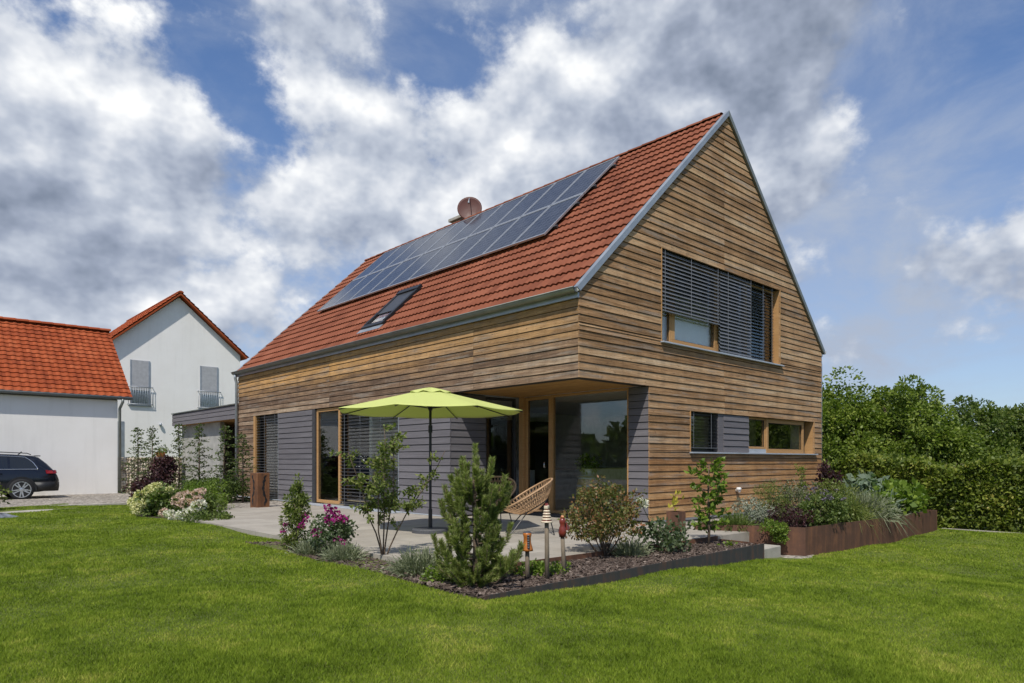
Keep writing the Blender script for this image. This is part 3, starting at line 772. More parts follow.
# ---- windows
def slats(F, a0, a1, z0, z1, d, mat, parent, pitch=0.075, tilt=0.6, wid=0.07, cords=(0.2, 0.8)):
    b = MB(); n = int((z1 - z0) / pitch)
    dz = wid * math.sin(tilt) / 2; dd = wid * math.cos(tilt) / 2
    for i in range(n):
        z = z1 - 0.06 - i * pitch
        if z - dz < z0 + 0.03: break
        p = []
        b.hexa([F(a0, z - dz, d + dd), F(a1, z - dz, d + dd), F(a1, z + dz, d - dd), F(a0, z + dz, d - dd),
                F(a0, z - dz + 0.004, d + dd + .001), F(a1, z - dz + 0.004, d + dd + .001), F(a1, z + dz + 0.004, d - dd), F(a0, z + dz + .004, d - dd)])
    zb = z0
    b.hexa([F(a0, zb, d + .03), F(a1, zb, d + .03), F(a1, zb, d - .03), F(a0, zb, d - .03), F(a0, zb + .022, d + .03), F(a1, zb + .022, d + .03), F(a1, zb + .022, d - .03), F(a0, zb + .022, d - .03)])
    o = b.build('blind', mat, parent)
    for c in cords:
        a = a0 + (a1 - a0) * c
        b = MB(); b.tube([F(a, z0, d + 0.036), F(a, z1, d + 0.036)], 0.005, 5); b.build('cord', M['slat'], o)
    return o
def bx(mb, F, a0, a1, z0, z1, d0, d1):
    mb.hexa([F(a0, z0, d1), F(a1, z0, d1), F(a1, z0, d0), F(a0, z0, d0), F(a0, z1, d1), F(a1, z1, d1), F(a1, z1, d0), F(a0, z1, d0)])
def window(F, a0, a1, z0, z1, d, parent, fw=0.07, mat='frame', name='window', handle=False):
    """frame with a pane; F plane map, d outward depth of the frame face"""
    b = MB()
    bx(b, F, a0, a1, z0, z0 + fw, d - 0.07, d); bx(b, F, a0, a1, z1 - fw, z1, d - 0.07, d)
    bx(b, F, a0, a0 + fw, z0 + fw, z1 - fw, d - 0.07, d); bx(b, F, a1 - fw, a1, z0 + fw, z1 - fw, d - 0.07, d)
    w = b.build(name, M[mat], parent, bevel=0.004)
    b = MB(); bx(b, F, a0 + fw, a1 - fw, z0 + fw, z1 - fw, d - 0.045, d - 0.033); b.build('pane', M['glass'], w)
    b = MB(); g = 0.012   # rubber glazing bead
    for q in ((a0 + fw, a1 - fw, z0 + fw, z0 + fw + g), (a0 + fw, a1 - fw, z1 - fw - g, z1 - fw), (a0 + fw, a0 + fw + g, z0 + fw + g, z1 - fw - g), (a1 - fw - g, a1 - fw, z0 + fw + g, z1 - fw - g)):
        bx(b, F, *q, d - 0.033, d - 0.02)
    b.build('bead', M['black'], w)
    return w
def reveal(F, a0, a1, z0, z1, parent, mat='frame', t=0.03, depth=0.25, proud=0.004, sides='lrt'):
    for sd, q in (('l', (a0, a0 + t, z0, z1)), ('r', (a1 - t, a1, z0, z1)), ('t', (a0 + t, a1 - t, z1 - t, z1))):
        if sd in sides:
            b = MB(); bx(b, F, *q, -depth, proud); b.build('reveal', M[mat], parent)
def sill(F, a0, a1, z, parent, proud=0.06, mat='sill', h=0.03):
    b = MB(); bx(b, F, a0, a1, z - h, z, -0.2, proud); return b.build('window_sill', M[mat], parent, bevel=0.004)

# gable, upper window band
reveal(fv, 2.345, 7.215, 3.455, 5.248, H, sides='lr', t=0.022)
sill(fv, 2.33, 7.30, 3.453, H)
window(fv, 2.39, 2.88, 3.455, 5.2, -0.14, H, fw=0.06); window(fv, 2.885, 4.60, 3.455, 5.2, -0.14, H, fw=0.12)
window(fv, 4.61, 5.85, 3.455, 5.24, -0.16, H, fw=0.07); window(fv, 5.85, 7.18, 3.455, 5.24, -0.16, H, fw=0.07)
slats(fv, 2.385, 4.50, 4.05, 5.25, -0.05, M['slat'], H, tilt=1.0, wid=.08, cords=(0.05, 0.48, 0.96))
slats(fv, 4.54, 5.86, 3.47, 5.25, -0.05, M['slat'], H, tilt=1.05, wid=.08, cords=(0.22, 0.97))
slats(fv, 5.89, 6.98, 3.47, 5.25, -0.075, M['slat_dark'], H, tilt=0.15, cords=(0.5, 0.9))
# lower window band
reveal(fv, 3.335, 9.095, 1.345, 2.168, H, sides='lr', t=0.022)
sill(fv, 3.32, 9.19, 1.343, H)
window(fv, 3.365, 4.44, 1.345, 2.17, -0.16, H, fw=0.05, mat='dark_frame')
slats(fv, 3.37, 4.43, 1.42, 2.17, -0.06, M['slat_dark'], H, pitch=0.07, tilt=0.1, cords=(0.12, 0.75))
b = MB(); bx(b, fv, 4.45, 4.66, 1.346, 2.165, -0.2, -0.03); b.build('post', M['grey_boards'], H)
b = MB()
clad(b, lambda a, z, d: fv(a, z, d, 0.012), [(1.35 + i * 0.1355, 1.35 + (i + 1) * 0.1355) for i in range(6)], [], [], lambda z: 4.662, lambda z: 5.74)
b.build('panel', M['grey_boards'], H)
b = MB(); bx(b, fv, 4.662, 5.74, 1.346, 2.165, -0.2, -0.045); b.build('panel_backing', M['core'], H)
window(fv, 5.75, 6.68, 1.44, 2.165, -0.10, H, fw=0.05); b = MB(); bx(b, fv, 5.75, 6.72, 1.346, 1.438, -0.2, -0.09); b.build('panel', M['sill'], H)
window(fv, 6.68, 8.66, 1.346, 2.165, -0.08, H, fw=0.10)
b = MB()
for i in range(14): b.tube([(8.66 + i * 0.034, 0.42 + 0.03 * (i % 2), 1.2), (8.66 + i * 0.034, 0.42 + 0.03 * (i % 2), 2.5)], 0.022, 6)
b.build('curtain', M['curtain'], H, smooth=True)

b = MB(); bx(b, fv, 2.36, 4.62, 3.44, 4.5, -0.262, -0.256); b.build('reflection_sheet', M['white'], H)  # white sheet added behind the panes, stands in for a bright reflection
# long side windows
b = MB(); bx(b, fu, 13.47, 13.60, 0.03, 2.565, -0.2, 0.006); b.build('reveal', M['frame'], H)
window(fu, 11.83, 13.46, 0.03, 2.55, -0.14, H, fw=0.08, mat='dark_frame')
slats(fu, 11.82, 13.46, 0.06, 2.56, -0.05, M['slat_dark'], H, pitch=0.085, tilt=0.25, cords=(0.15, 0.6))
b = MB(); bx(b, fu, 9.50, 9.655, 0.03, 2.56, -0.2, -0.004); b.build('post', M['dark_frame'], H)
window(fu, 8.22, 9.49, 0.05, 2.55, -0.05, H, fw=0.08, name='door')
window(fu, 5.47, 8.21, 0.05, 2.55, -0.14, H, fw=0.08, mat='dark_frame')
slats(fu, 5.46, 8.19, 0.06, 2.56, -0.05, M['slat_dark'], H, pitch=0.085, tilt=0.25, cords=(0.28, 0.62, 0.9))
b = MB(); bx(b, fu, 5.432, 5.455, 0.03, 2.565, -0.1, 0.006); b.build('trim', M['zinc'], H); b = MB(); bx(b, fu, 11.803, 11.815, 0.03, 2.565, -0.05, 0.004); b.build('trim', M['zinc'], H)
b = MB(); b.box(-0.30, -0.04, 5.2, 9.7, -0.005, 0.03); b.build('threshold', M['sill'], H, bevel=0.01)
# covered recess
Fr = lambda a, z, d: fu(a, z, d, 1.97)
Fb = lambda a, z, d: fv(a, z, d, 3.55)
window(Fb, 1.0, 1.92, 0.02, 2.56, -0.06, H, fw=0.05, mat='dark_frame')
b = MB(); b.box(1.925, 2.06, 3.385, 3.52, 0.016, 2.583); b.build('corner_post', M['frame'], H, bevel=0.006)
d = window(Fr, 2.59, 3.38, 0.02, 2.58, -0.03, H, fw=0.075, name='door')
b = MB(); b.tube([(1.95, 2.70, 1.02), (1.90, 2.70, 1.02), (1.90, 2.70, 1.14)], 0.012, 8); b.build('handle', M['chrome'], d, smooth=True)
b = MB(); bx(b, Fr, 2.54, 2.587, 0.02, 2.58, -0.12, -0.02); bx(b, Fr, 0.51, 2.537, 0.02, 0.10, -0.1, -0.02); bx(b, Fr, 0.51, 2.537, 2.53, 2.58, -0.1, -0.02); bx(b, Fr, 0.51, 0.545, 0.105, 2.525, -0.1, -0.02)
w = b.build('window', M['frame'], H, bevel=0.004)
b = MB(); bx(b, Fr, 0.55, 2.535, 0.105, 2.525, -0.075, -0.06); b.build('pane', M['glass'], w)
b = MB(); b.box(1.66, 1.955, 0.5, 3.37, 0.004, 0.05); b.build('threshold', M['dark_frame'], H, bevel=0.01)
# kitchen inside, dimly visible
for q in ((8.6, 9.27, 0.45, 1.35, 0.02, 2.4), (3.2, 4.3, 6.3, 6.98, 0.02, 2.3), (5.2, 5.9, 6.3, 6.98, 0.02, 2.3)):
    b = MB(); b.box(*q); b.build('tall_cabinet', M['int_dark'], H)
for q in ((4.32, 5.18, 6.3, 6.98, 0.02, 0.9), (5.92, 9.2, 6.3, 6.98, 0.02, 0.9)):
    b = MB(); b.box(*q); b.build('base_cabinet', M['int_white'], H)
b = MB(); b.box(5.91, 9.21, 6.27, 6.985, 0.902, 0.94); b.build('worktop', M['int_dark'], H)
def barrel():
    t = thing('barrel_table', 'oak barrel table standing inside behind the big glass pane', 'barrel', (2.42, 1.84, 0.016))
    b = MB(); b.lathe([(0.24, 0), (0.29, 0.2), (0.31, 0.4), (0.29, 0.62), (0.25, 0.82)], k=20); b.build('barrel_body', M['barrel'], t, smooth=True)
    for z, r in ((0.06, 0.262), (0.2, 0.295), (0.6, 0.297), (0.76, 0.27)):
        b = MB(); b.lathe([(r, z), (r + .004, z + .02), (r - .002, z + .045)], k=20); b.build('hoop', M['zinc'], t, smooth=True)
    b = MB(); b.lathe([(0.34, 0.822), (0.345, 0.835), (0.34, 0.85)], k=28); b.build('table_top', M['glass'], t)
    p = thing('potted_plant', 'leafy potted plant on the barrel table behind glass', 'plant', (2.40, 1.88, 0.868))
    b = MB(); b.lathe([(0.06, 0), (0.085, 0.12), (0.08, 0.12)], k=14); b.build('pot', M['white'], p, smooth=True)
    P, D, _ = clumped(14, 14, 0.08, (0.17, 0.17, 0.13), 0.5)
    np_mesh('foliage', leaf_quads(P + np.array((0, 0, 0.24)), D, 0.09, 0.025), 4, M['leaf_fresh'], p)
barrel()

# ---- roof window, solar panels, dish, chimney
def on_roof(u, v, h):  # h above the roof plane along its normal
    n = math.hypot(1, SL)
    return Vector((u - h * SL / n, v, 4.10 + SL * u + h / n))
def rbox(mb, u0, u1, v0, v1, h0, h1):
    mb.hexa([on_roof(u0, v0, h0), on_roof(u1, v0, h0), on_roof(u1, v1, h0), on_roof(u0, v1, h0), on_roof(u0, v0, h1), on_roof(u1, v0, h1), on_roof(u1, v1, h1), on_roof(u0, v1, h1)])
b = MB()
rbox(b, 0.34, 0.44, 6.60, 7.58, 0.02, 0.10); rbox(b, 1.40, 1.53, 6.60, 7.58, 0.02, 0.13); rbox(b, 0.44, 1.40, 6.60, 6.70, 0.02, 0.11); rbox(b, 0.44, 1.40, 7.48, 7.58, 0.02, 0.11)
sk = b.build('skylight', M['black'], RL, bevel=0.01)
b = MB(); rbox(b, 0.44, 1.40, 6.70, 7.48, 0.05, 0.07); b.build('pane', M['glass'], sk)
b = MB(); rbox(b, 0.44, 1.40, 6.70, 7.48, 0.0, 0.03); b.build('shaft_lining', M['int_white'], sk)
b = MB(); rbox(b, 0.76, 1.40, 6.705, 7.475, 0.075, 0.09); b.build('blind', M['dark_frame'], sk)
b = MB(); rbox(b, 0.22, 0.335, 6.56, 7.62, 0.05, 0.06); b.build('flashing', M['zinc'], sk)
PW = 1.035; PU = 1.275
def solar_panel():
    b = MB(); f = 0.035
    for q in ((0, f, 0, PW - .02), (PU - f, PU, 0, PW - .02), (f, PU - f, 0, f), (f, PU - f, PW - .02 - f, PW - .02)):
        rbox(b, *q, 0.11, 0.15)
    ref = on_roof(0, 0, 0)
    b.v = [tuple(Vector(p) - ref) for p in b.v]
    o = b.build('solar_panel', M['alu'], H)
    P = [Vector(on_roof(*q, 0.142)) - ref for q in ((f, f), (PU - f, f), (PU - f, PW - .02 - f), (f, PW - .02 - f))]
    Q = [Vector(on_roof(*q, 0.115)) - ref for q in ((f, f), (PU - f, f), (PU - f, PW - .02 - f), (f, PW - .02 - f))]
    me = bpy.data.meshes.new('solar_cells'); me.from_pydata([tuple(p) for p in P + Q], [], [(0, 1, 2, 3), (4, 7, 6, 5), (0, 4, 5, 1), (1, 5, 6, 2), (2, 6, 7, 3), (3, 7, 4, 0)])
    uv = me.uv_layers.new(name='UVMap')
    for li, c in zip(range(4), ((0, 0), (0, 1), (1, 1), (1, 0))): uv.data[li].uv = c
    link('solar_cells', me, M['pv'], o)
    return o
sp = solar_panel()
k = 0
for r in range(2):
    for c in range(10):
        o = sp if k == 0 else sp.copy()
        if k:
            COL.objects.link(o); cc = sp.children[0].copy(); COL.objects.link(cc); cc.parent = o
        o.parent = H; o.location = on_roof(1.90 + r * (PU + 0.012), 2.60 + c * PW, 0); k += 1
b = MB()
for r in range(2):
    for a in (0.22, 0.78):
        uu = 1.90 + r * (PU + .012) + a * PU
        rbox(b, uu - .02, uu + .02, 2.52, 13.0, 0.055, 0.108)
b.build('mounting_rail', M['dark_frame'], RL)
dish = MB()
V = []; F = []
nr = 8; ns = 28
for i in range(nr + 1):
    r = 0.385 * i / nr
    for j in range(ns):
        a = 2 * PI * j / ns; V.append((r * math.cos(a), r * math.sin(a), 0.30 * r * r))
for i in range(nr):
    for j in range(ns): F.append((i * ns + j, i * ns + (j + 1) % ns, (i + 1) * ns + (j + 1) % ns, (i + 1) * ns + j))
V2 = [(x, y, z - 0.012) for x, y, z in V]; off = len(V)
dish.add(V + V2, F + [tuple(off + q for q in f[::-1]) for f in F] + [(nr * ns + j, nr * ns + (j + 1) % ns, off + nr * ns + (j + 1) % ns, off + nr * ns + j) for j in range(ns)])
D0 = dish.build('satellite_dish', M['mirror_red'], RL, smooth=True)
axis = Vector((-0.68, -0.70, 0.16)).normalized()
D0.location = (4.86, 8.85, 9.0); D0.rotation_euler = axis.to_track_quat('Z', 'Y').to_euler()
b = MB(); b.tube([(0, 0.34, 0.03), (0, 0.2, 0.25), (0, 0.02, 0.36)], 0.012, 6); b.lathe([(0.03, 0.33), (0.03, 0.40)], k=10); b.build('receiver_arm', M['zinc'], D0, smooth=True)
b = MB(); b.tube([(4.95, 9.05, 8.5), (4.95, 9.05, 9.0)], 0.03, 8); b.build('mast', M['zinc'], RL, smooth=True)
b = MB(); b.box(4.95, 5.5, 9.2, 9.85, 8.2, 8.86); ch = b.build('chimney', M['concrete_p'], RR)
b = MB(); b.box(4.86, 5.6, 9.1, 9.95, 8.865, 8.96); b.build('chimney_cap', M['concrete'], ch, bevel=0.01)
# tap and lamp on the front wall
b = MB(); b.tube([(5.13, -0.004, 0.52), (5.13, -0.06, 0.52), (5.13, -0.09, 0.48)], 0.03, 8); b.lathe([(0.05, 0), (0.055, 0.05), (0.04, 0.07)], (5.13, -0.07, 0.515), 12); b.build('outdoor_tap', M['white'], H, smooth=True)

# ---------------------------------------------------------------- carport behind
cp = thing('carport', 'flat roofed grey boarded carport beyond the timber house', 'carport', (0, 15, 0))
b = MB()
clad(b, lambda a, z, d: fu(a, z, d, 0.0), [(2.56 + i * 0.155, 2.56 + (i + 1) * 0.155) for i in range(3)], [], [3.4], lambda z: 0.02, lambda z: 6.7)
clad(b, lambda a, z, d: (0 + a, 6.73 + d, z), [(2.56 + i * 0.155, 2.56 + (i + 1) * 0.155) for i in range(3)], [], [], lambda z: 0.0, lambda z: 6.0)
b.build('fascia', M['grey_boards'], cp)
b = MB(); b.box(0.032, 6.0, 0.0, 6.70, 2.60, 3.02); b.build('roof_slab', M['core'], cp)
b = MB(); b.box(-0.03, 6.0, -0.02, 6.76, 3.026, 3.06); b.build('roof_edge', M['zinc_dark'], cp)
b = MB(); b.box(0.035, 6.0, 0.0, 6.70, 2.565, 2.598); b.build('soffit', M['soffit'], cp)
b = MB(); b.box(0.30, 0.45, 2.3, 6.5, -0.2, 2.56); b.box(0.46, 5.9, 6.36, 6.5, -0.2, 2.56); b.build('wall', M['concrete_p'], cp)
b = MB(); b.box(2.6, 2.75, 0.0, 6.35, -0.2, 2.56); b.build('wall', M['grey_boards'], cp)
b = MB(); b.box(0.06, 0.16, 0.1, 0.2, -0.2, 2.56); b.build('post', M['dark_frame'], cp)
b = MB(); b.box(0.5, 6, 0.0, 6.4, -0.3, -0.02); b.build('floor', M['concrete_p'], cp)

# ---------------------------------------------------------------- white garage with orange roof
g = thing('garage', 'long white rendered garage with bright orange tiled roof', 'garage', (-2.13, 20.9, -0.1))
b = MB(); GLn = 13.0
b.prism([(0, -0.4), (6.6, -0.4), (6.6, 3.5), (3.3, 6.25), (0, 3.5)], lambda p: (-GLn, p[0], p[1]), lambda p: (0, p[0], p[1])); b.build('wall', M['render'], g)
b = MB(); L = 3.68 / 17
tiles(b, (-GLn - 0.05, -0.17, 3.62), (0, L * .955, L * 0.80), (0.25, 0, 0), 17, 54, wave=0.026, lap=0.04, dbl=False)
rf = b.build('roof', M['tile_o'], g)
b = MB(); tiles(b, (-GLn - 0.05, 6.77, 3.62), (0, -L * .955, L * 0.80), (0.25, 0, 0), 17, 54, wave=0.026, lap=0.04, dbl=False); b.build('roof', M['tile_o'], g)
b = MB()
for i in range(34):
    x0 = -GLn - 0.05 + i * 13.5 / 34; x1 = x0 + 13.5 / 34 + 0.03; pr = [(math.cos(a) * 0.14, math.sin(a) * 0.10) for a in np.linspace(0, PI, 7)]
    V = [(x0, 3.3 + y, 6.58 + z) for y, z in pr] + [(x1, 3.3 + y * 1.05, 6.592 + z) for y, z in pr]
    b.add(V, [(q, q + 1, 8 + q, 7 + q) for q in range(6)] + [tuple(range(7, 14)), tuple(range(6, -1, -1))])
b.build('ridge', M['tile_o'], rf)
b = MB()
b.prism([(-0.14, 3.62), (3.3, 6.50), (6.74, 3.62), (6.68, 3.53), (3.3, 6.30), (-0.08, 3.53)], lambda p: (-GLn - 0.03, p[0], p[1]), lambda p: (0.40, p[0], p[1])); b.build('roof_deck', M['dark_frame'], g)
b = MB(); b.tube([(-GLn - 0.05, -0.23, 3.59), (0.44, -0.23, 3.59)], 0.055, 10); b.build('gutter', M['zinc_dark'], g, smooth=True)
b = MB(); b.tube([(0.12, -0.23, 3.55), (0.12, -0.22, 3.44), (0.055, -0.07, 3.2), (0.055, -0.07, -0.1)], 0.05, 8); b.build('downpipe', M['zinc_dark'], g, smooth=True)

# far white house
fh = thing('white_house', 'tall white rendered gable house behind the garage', 'house', (3.29, 31.77, 0))
b = MB(); hw = 3.3
b.prism([(-hw, -0.5), (hw, -0.5), (hw, 7.2), (0, 10.02), (-hw, 7.2)], lambda p: (p[0], 0, p[1]), lambda p: (p[0], 10, p[1])); b.build('wall', M['render'], fh)
def fhroof(s):
    b = MB(); n = 16; L = 3.66 / n
    tiles(b, (s * 3.66, -0.35, 7.08), (-s * L, 0, L * 0.865), (0, 0.31, 0), n, 34, wave=0.035, lap=0.04, dbl=False); return b.build('roof', M['tile_o'], fh)
ra = fhroof(-1); rb = fhroof(1)
b = MB()
b.prism([(-3.6, 7.09), (0, 10.21), (3.6, 7.09), (3.56, 7.0), (0, 10.10), (-3.56, 7.0)], lambda p: (p[0], -0.33, p[1]), lambda p: (p[0], 10.1, p[1])); b.build('roof_deck', M['tile_o'], fh)
b = MB()
for i in range(26):
    y0 = -0.35 + i * 10.5 / 26; y1 = y0 + 10.5 / 26 + .03; pr = [(math.cos(a) * 0.15, math.sin(a) * 0.11) for a in np.linspace(0, PI, 7)]
    V = [(x, y0, 10.22 + z) for x, z in pr] + [(x * 1.05, y1, 10.232 + z) for x, z in pr]
    b.add(V, [(q, q + 1, 8 + q, 7 + q) for q in range(6)] + [tuple(range(7, 14)), tuple(range(6, -1, -1))])
b.build('ridge', M['tile_o'], ra)
for (x0, x1) in ((-2.38, -1.44), (1.09, 2.06)):
    b = MB(); bx(b, fv, x0, x1, 4.10, 6.42, -0.05, 0.012); w = b.build('window', M['alu'], fh)
    b = MB()
    for i in range(30):
        z = 4.85 + i * 0.052; bx(b, fv, x0 + .07, x1 - .07, z, z + .046, 0.012, 0.028)
    b.build('shutter', M['shutter'], w)
    for xx in (x0, x1 - .07):
        b = MB(); bx(b, fv, xx, xx + .07, 4.10, 6.42, 0.012, 0.035); b.build('guide_rail', M['zinc'], w)
    b = MB(); bx(b, fv, x0 - .06, x1 + .06, 4.03, 4.095, 0.0, 0.07); b.build('sill', M['zinc'], w)
    b = MB(); bx(b, fv, x0 + .07, x1 - .07, 4.17, 4.84, 0.012, 0.02); b.build('pane', M['glass'], w)
    b = MB()
    for z in (4.12, 5.02): b.tube([(x0 - .12, -0.11, z), (x1 + .12, -0.11, z)], 0.02, 6)
    for i in range(11):
        x = x0 - .1 + (x1 - x0 + .2) * i / 10; b.tube([(x, -0.11, 4.12), (x, -0.11, 5.02)], 0.012, 5)
    for x in (x0 - .12, x1 + .12):
        b.tube([(x, -0.11, 5.02), (x, 0, 5.02)], 0.02, 6); b.tube([(x, -0.11, 4.12), (x, 0, 4.12)], 0.02, 6)
    b.build('railing', M['zinc'], w, smooth=True)
b = MB(); bx(b, fv, -3.05, -2.65, 0.2, 3.2, -0.05, 0.015); b.build('window', M['zinc'], fh)
b = MB(); b.lathe([(0.06, 0), (0.08, 0.08), (0.06, 0.16), (0.02, 0.18)], (-0.95, -0.09, 3.0), 12); b.box(-0.98, -0.92, -0.1, 0, 3.1, 3.16); b.build('wall_lamp', M['zinc'], fh, smooth=True)

# gabion wall
ga = thing('gabion_wall', 'low wire gabion wall filled with pale stones beside the garage', 'wall', (-2.05, 20.95, 0))
b = MB()
ico = [(0, 0, 1), (.894, 0, .447), (.276, .851, .447), (-.724, .526, .447), (-.724, -.526, .447), (.276, -.851, .447), (.724, .526, -.447), (-.276, .851, -.447), (-.894, 0, -.447), (-.276, -.851, -.447), (.724, -.526, -.447), (0, 0, -1)]
icf = [(0, 1, 2), (0, 2, 3), (0, 3, 4), (0, 4, 5), (0, 5, 1), (1, 6, 2), (2, 7, 3), (3, 8, 4), (4, 9, 5), (5, 10, 1), (6, 7, 2), (7, 8, 3), (8, 9, 4), (9, 10, 5), (10, 6, 1), (11, 7, 6), (11, 8, 7), (11, 9, 8), (11, 10, 9), (11, 6, 10)]
for i in range(22):
    for j in range(15):
        c = Vector((0.06 + i * 0.098 + random.uniform(-.02, .02), random.uniform(0, .05), -0.12 + j * 0.097 + random.uniform(-.02, .02)))
        s = [random.uniform(.055, .082) for _ in range(3)]
        b.add([(c.x + x * s[0] * random.uniform(.8, 1.15), c.y + y * s[1], c.z + z * s[2] * random.uniform(.8, 1.15)) for x, y, z in ico], icf)
b.build('stone_fill', M['rubble'], ga)
b = MB(); b.box(0.02, 2.2, 0.06, 0.5, -0.2, 1.30); b.build('stone_core', M['rubble'], ga)
b = MB()
for i in range(12): b.tube([(i * 0.2, -0.08, -0.15), (i * 0.2, -0.08, 1.34)], 0.0025, 4)
for j in range(8): b.tube([(0, -0.082, -0.1 + j * 0.2), (2.2, -0.082, -0.1 + j * 0.2)], 0.0025, 4)
b.build('wire_mesh', M['zinc'], ga)
fp = thing('flower_pot', 'small terracotta pot standing on the stone gabion wall', 'pot', (-0.62, 21.05, 1.31))
b = MB(); b.lathe([(0.13, 0), (0.18, 0.16), (0.19, 0.2), (0.17, 0.2)], k=16); b.build('pot_body', M['terracotta'], fp, smooth=True)
P, D, _ = clumped(14, 14, 0.08, (0.2, 0.2, 0.12), 0.5)
np_mesh('foliage', leaf_quads(P + np.array((0, 0, .27)), D, 0.07, 0.025), 4, M['leaf_mid'], fp)
b = MB(); b.box(-2.9, -1.3, 21.7, 21.9, -0.3, 0)

# ---------------------------------------------------------------- car
def car(loc):
    t = thing('parked_car', 'dark navy estate car parked before the white garage', 'car', loc)
    # local x: 0 at rear bumper, negative forward; y 0 near side, + away; ring of (y,z)
    W2 = 0.91
    st = [  # x, zsill, zbelt, zroof, inset belt, inset roof
        (0.00, 0.52, 0.66, 0.68, 0.22, 0.30), (-0.06, 0.40, 0.78, 0.80, 0.10, 0.20), (-0.16, 0.33, 0.92, 0.98, 0.05, 0.20), (-0.32, 0.28, 0.97, 1.16, 0.03, 0.20), (-0.55, 0.25, 0.965, 1.36, 0.02, 0.21), (-0.72, 0.24, 0.96, 1.405, 0.015, 0.22),
        (-1.2, 0.22, 0.95, 1.445, 0.0, 0.22), (-1.9, 0.21, 0.94, 1.47, 0.0, 0.21), (-2.5, 0.21, 0.93, 1.465, 0.0, 0.21), (-3.0, 0.21, 0.92, 1.40, 0.0, 0.23), (-3.5, 0.21, 0.91, 1.08, 0.0, 0.28), (-3.7, 0.21, 0.90, 0.96, 0.01, 0.25), (-4.2, 0.22, 0.85, 0.90, 0.03, 0.25), (-4.6, 0.26, 0.72, 0.76, 0.10, 0.28), (-4.77, 0.36, 0.58, 0.60, 0.28, 0.4)]
    b = MB(); V = []; F = []
    for (x, zs, zb, zr, ib, ir) in st:
        zm = zs + (zb - zs) * 0.55
        half = [(W2 - ib - 0.06, zs), (W2 - ib * 0.9 - 0.01, zs + 0.06), (W2 - ib * 0.6, zm), (W2 - ib - 0.03, zb), (W2 - ir, max(zb + 0.005, zr - 0.045)), (W2 - ir - 0.09, max(zb + .01, zr - 0.008)), (0.3, zr)]
        ring = [(x, W2 - y, z) for y, z in half] + [(x, W2 + y, z) for y, z in half[::-1]]
        V += ring
    k = 14
    for i in range(len(st) - 1):
        for j in range(k): F.append((i * k + j, (i + 1) * k + j, (i + 1) * k + (j + 1) % k, i * k + (j + 1) % k))
    F += [tuple(range(k)), tuple(range((len(st) - 1) * k + k - 1, (len(st) - 1) * k - 1, -1))]
    b.add(V, F); body = b.build('body', M['car'], t, smooth=True)
    def side(x, z, prd=0.006):  # point on near side glass band
        f = None
        for (a, c) in zip(st[:-1], st[1:]):
            if c[0] <= x <= a[0]:
                q = (a[0] - x) / (a[0] - c[0]); s = [a[n] + (c[n] - a[n]) * q for n in range(6)]
        y0 = W2 - s[4] - 0.03; y1 = W2 - s[5]; z1 = max(s[2] + .005, s[3] - .045)
        f = min(1, max(0, (z - s[2]) / max(1e-3, z1 - s[2])))
        y = y0 + (y1 - y0) * f
        return (x, W2 - y - prd, z)
    def band(xs, lo, hi, mat, name, prd=0.006):
        b = MB(); V = []
        for x in xs: V += [side(x, lo(x), prd), side(x, hi(x), prd)]
        b.add(V, [(2 * i, 2 * i + 1, 2 * i + 3, 2 * i + 2) for i in range(len(xs) - 1)])
        o = b.build(name, M[mat], t); s_ = o.modifiers.new('s', 'SOLIDIFY'); s_.thickness = 0.006; return o
    roofz_ = lambda x: np.interp(-x, [0.32, .55, 0.72, 1.2, 1.9, 2.5, 3.0, 3.5], [1.16, 1.36, 1.405, 1.445, 1.47, 1.465, 1.40, 1.08])
    top = lambda x: min(roofz_(x) - 0.085, 1.40); bot = lambda x: 0.985
    wins = [(-0.62, -1.30), (-1.36, -2.18), (-2.26, -3.05)]
    for i, (xa, xb) in enumerate(wins):
        xs = np.linspace(xa, xb, 9)
        tp = (lambda x: top(x) if x < -0.9 else 0.995 + (top(-0.9) - 0.995) * ((-x - 0.62) / 0.28) ** 0.55 if x < -0.621 else 0.995) if i == 0 else top
        band(xs, bot, tp, 'car_glass', 'side_window')
    b = MB()
    pts = [side(x, 0.972, 0.012) for x in np.linspace(-3.1, -0.62, 14)] + [side(-0.58, 0.99, .012)] + [side(x, (0.995 + (top(-0.9) - 0.995) * max(0, (-x - 0.62) / 0.28) ** 0.55) + 0.015, .012) for x in np.linspace(-0.63, -0.9, 6)] + [side(x, top(x) + 0.018, .012) for x in np.linspace(-1.0, -3.0, 12)]
    b.tube(pts, 0.011, 6); b.build('window_trim', M['chrome'], t, smooth=True)
    b = MB(); b.tube([(-0.75, W2 - 0.72, 1.43), (-0.85, W2 - 0.72, 1.475), (-1.9, W2 - 0.71, 1.525), (-2.7, W2 - 0.72, 1.49), (-2.8, W2 - 0.72, 1.45)], 0.014, 6); b.build('roof_rail', M['car_black'], t, smooth=True)
    b = MB(); b.tube([(-1.0, W2, 1.43), (-0.9, W2, 1.53)], 0.02, 6); b.build('antenna', M['car_black'], t)
    # tail lamp wraps round the corner
    for s in (1, -1):
        b = MB(); V = []
        for (x, w) in ((-0.36, 0.887), (-0.27, 0.882), (-0.18, 0.865), (-0.08, 0.80), (-0.035, 0.66)):
            V += [(x, W2 - s * (w + 0.012), 0.835), (x - 0.02, W2 - s * (w + 0.004 - (0.02 if x < -.3 else 0.04)), 0.94)]
        b.add(V, [(2 * i, 2 * i + 2, 2 * i + 3, 2 * i + 1) for i in range(4)])
        o = b.build('tail_light', M['lens'], t); m_ = o.modifiers.new('s', 'SOLIDIFY'); m_.thickness = 0.03
    # bumper
    b = MB(); V = []
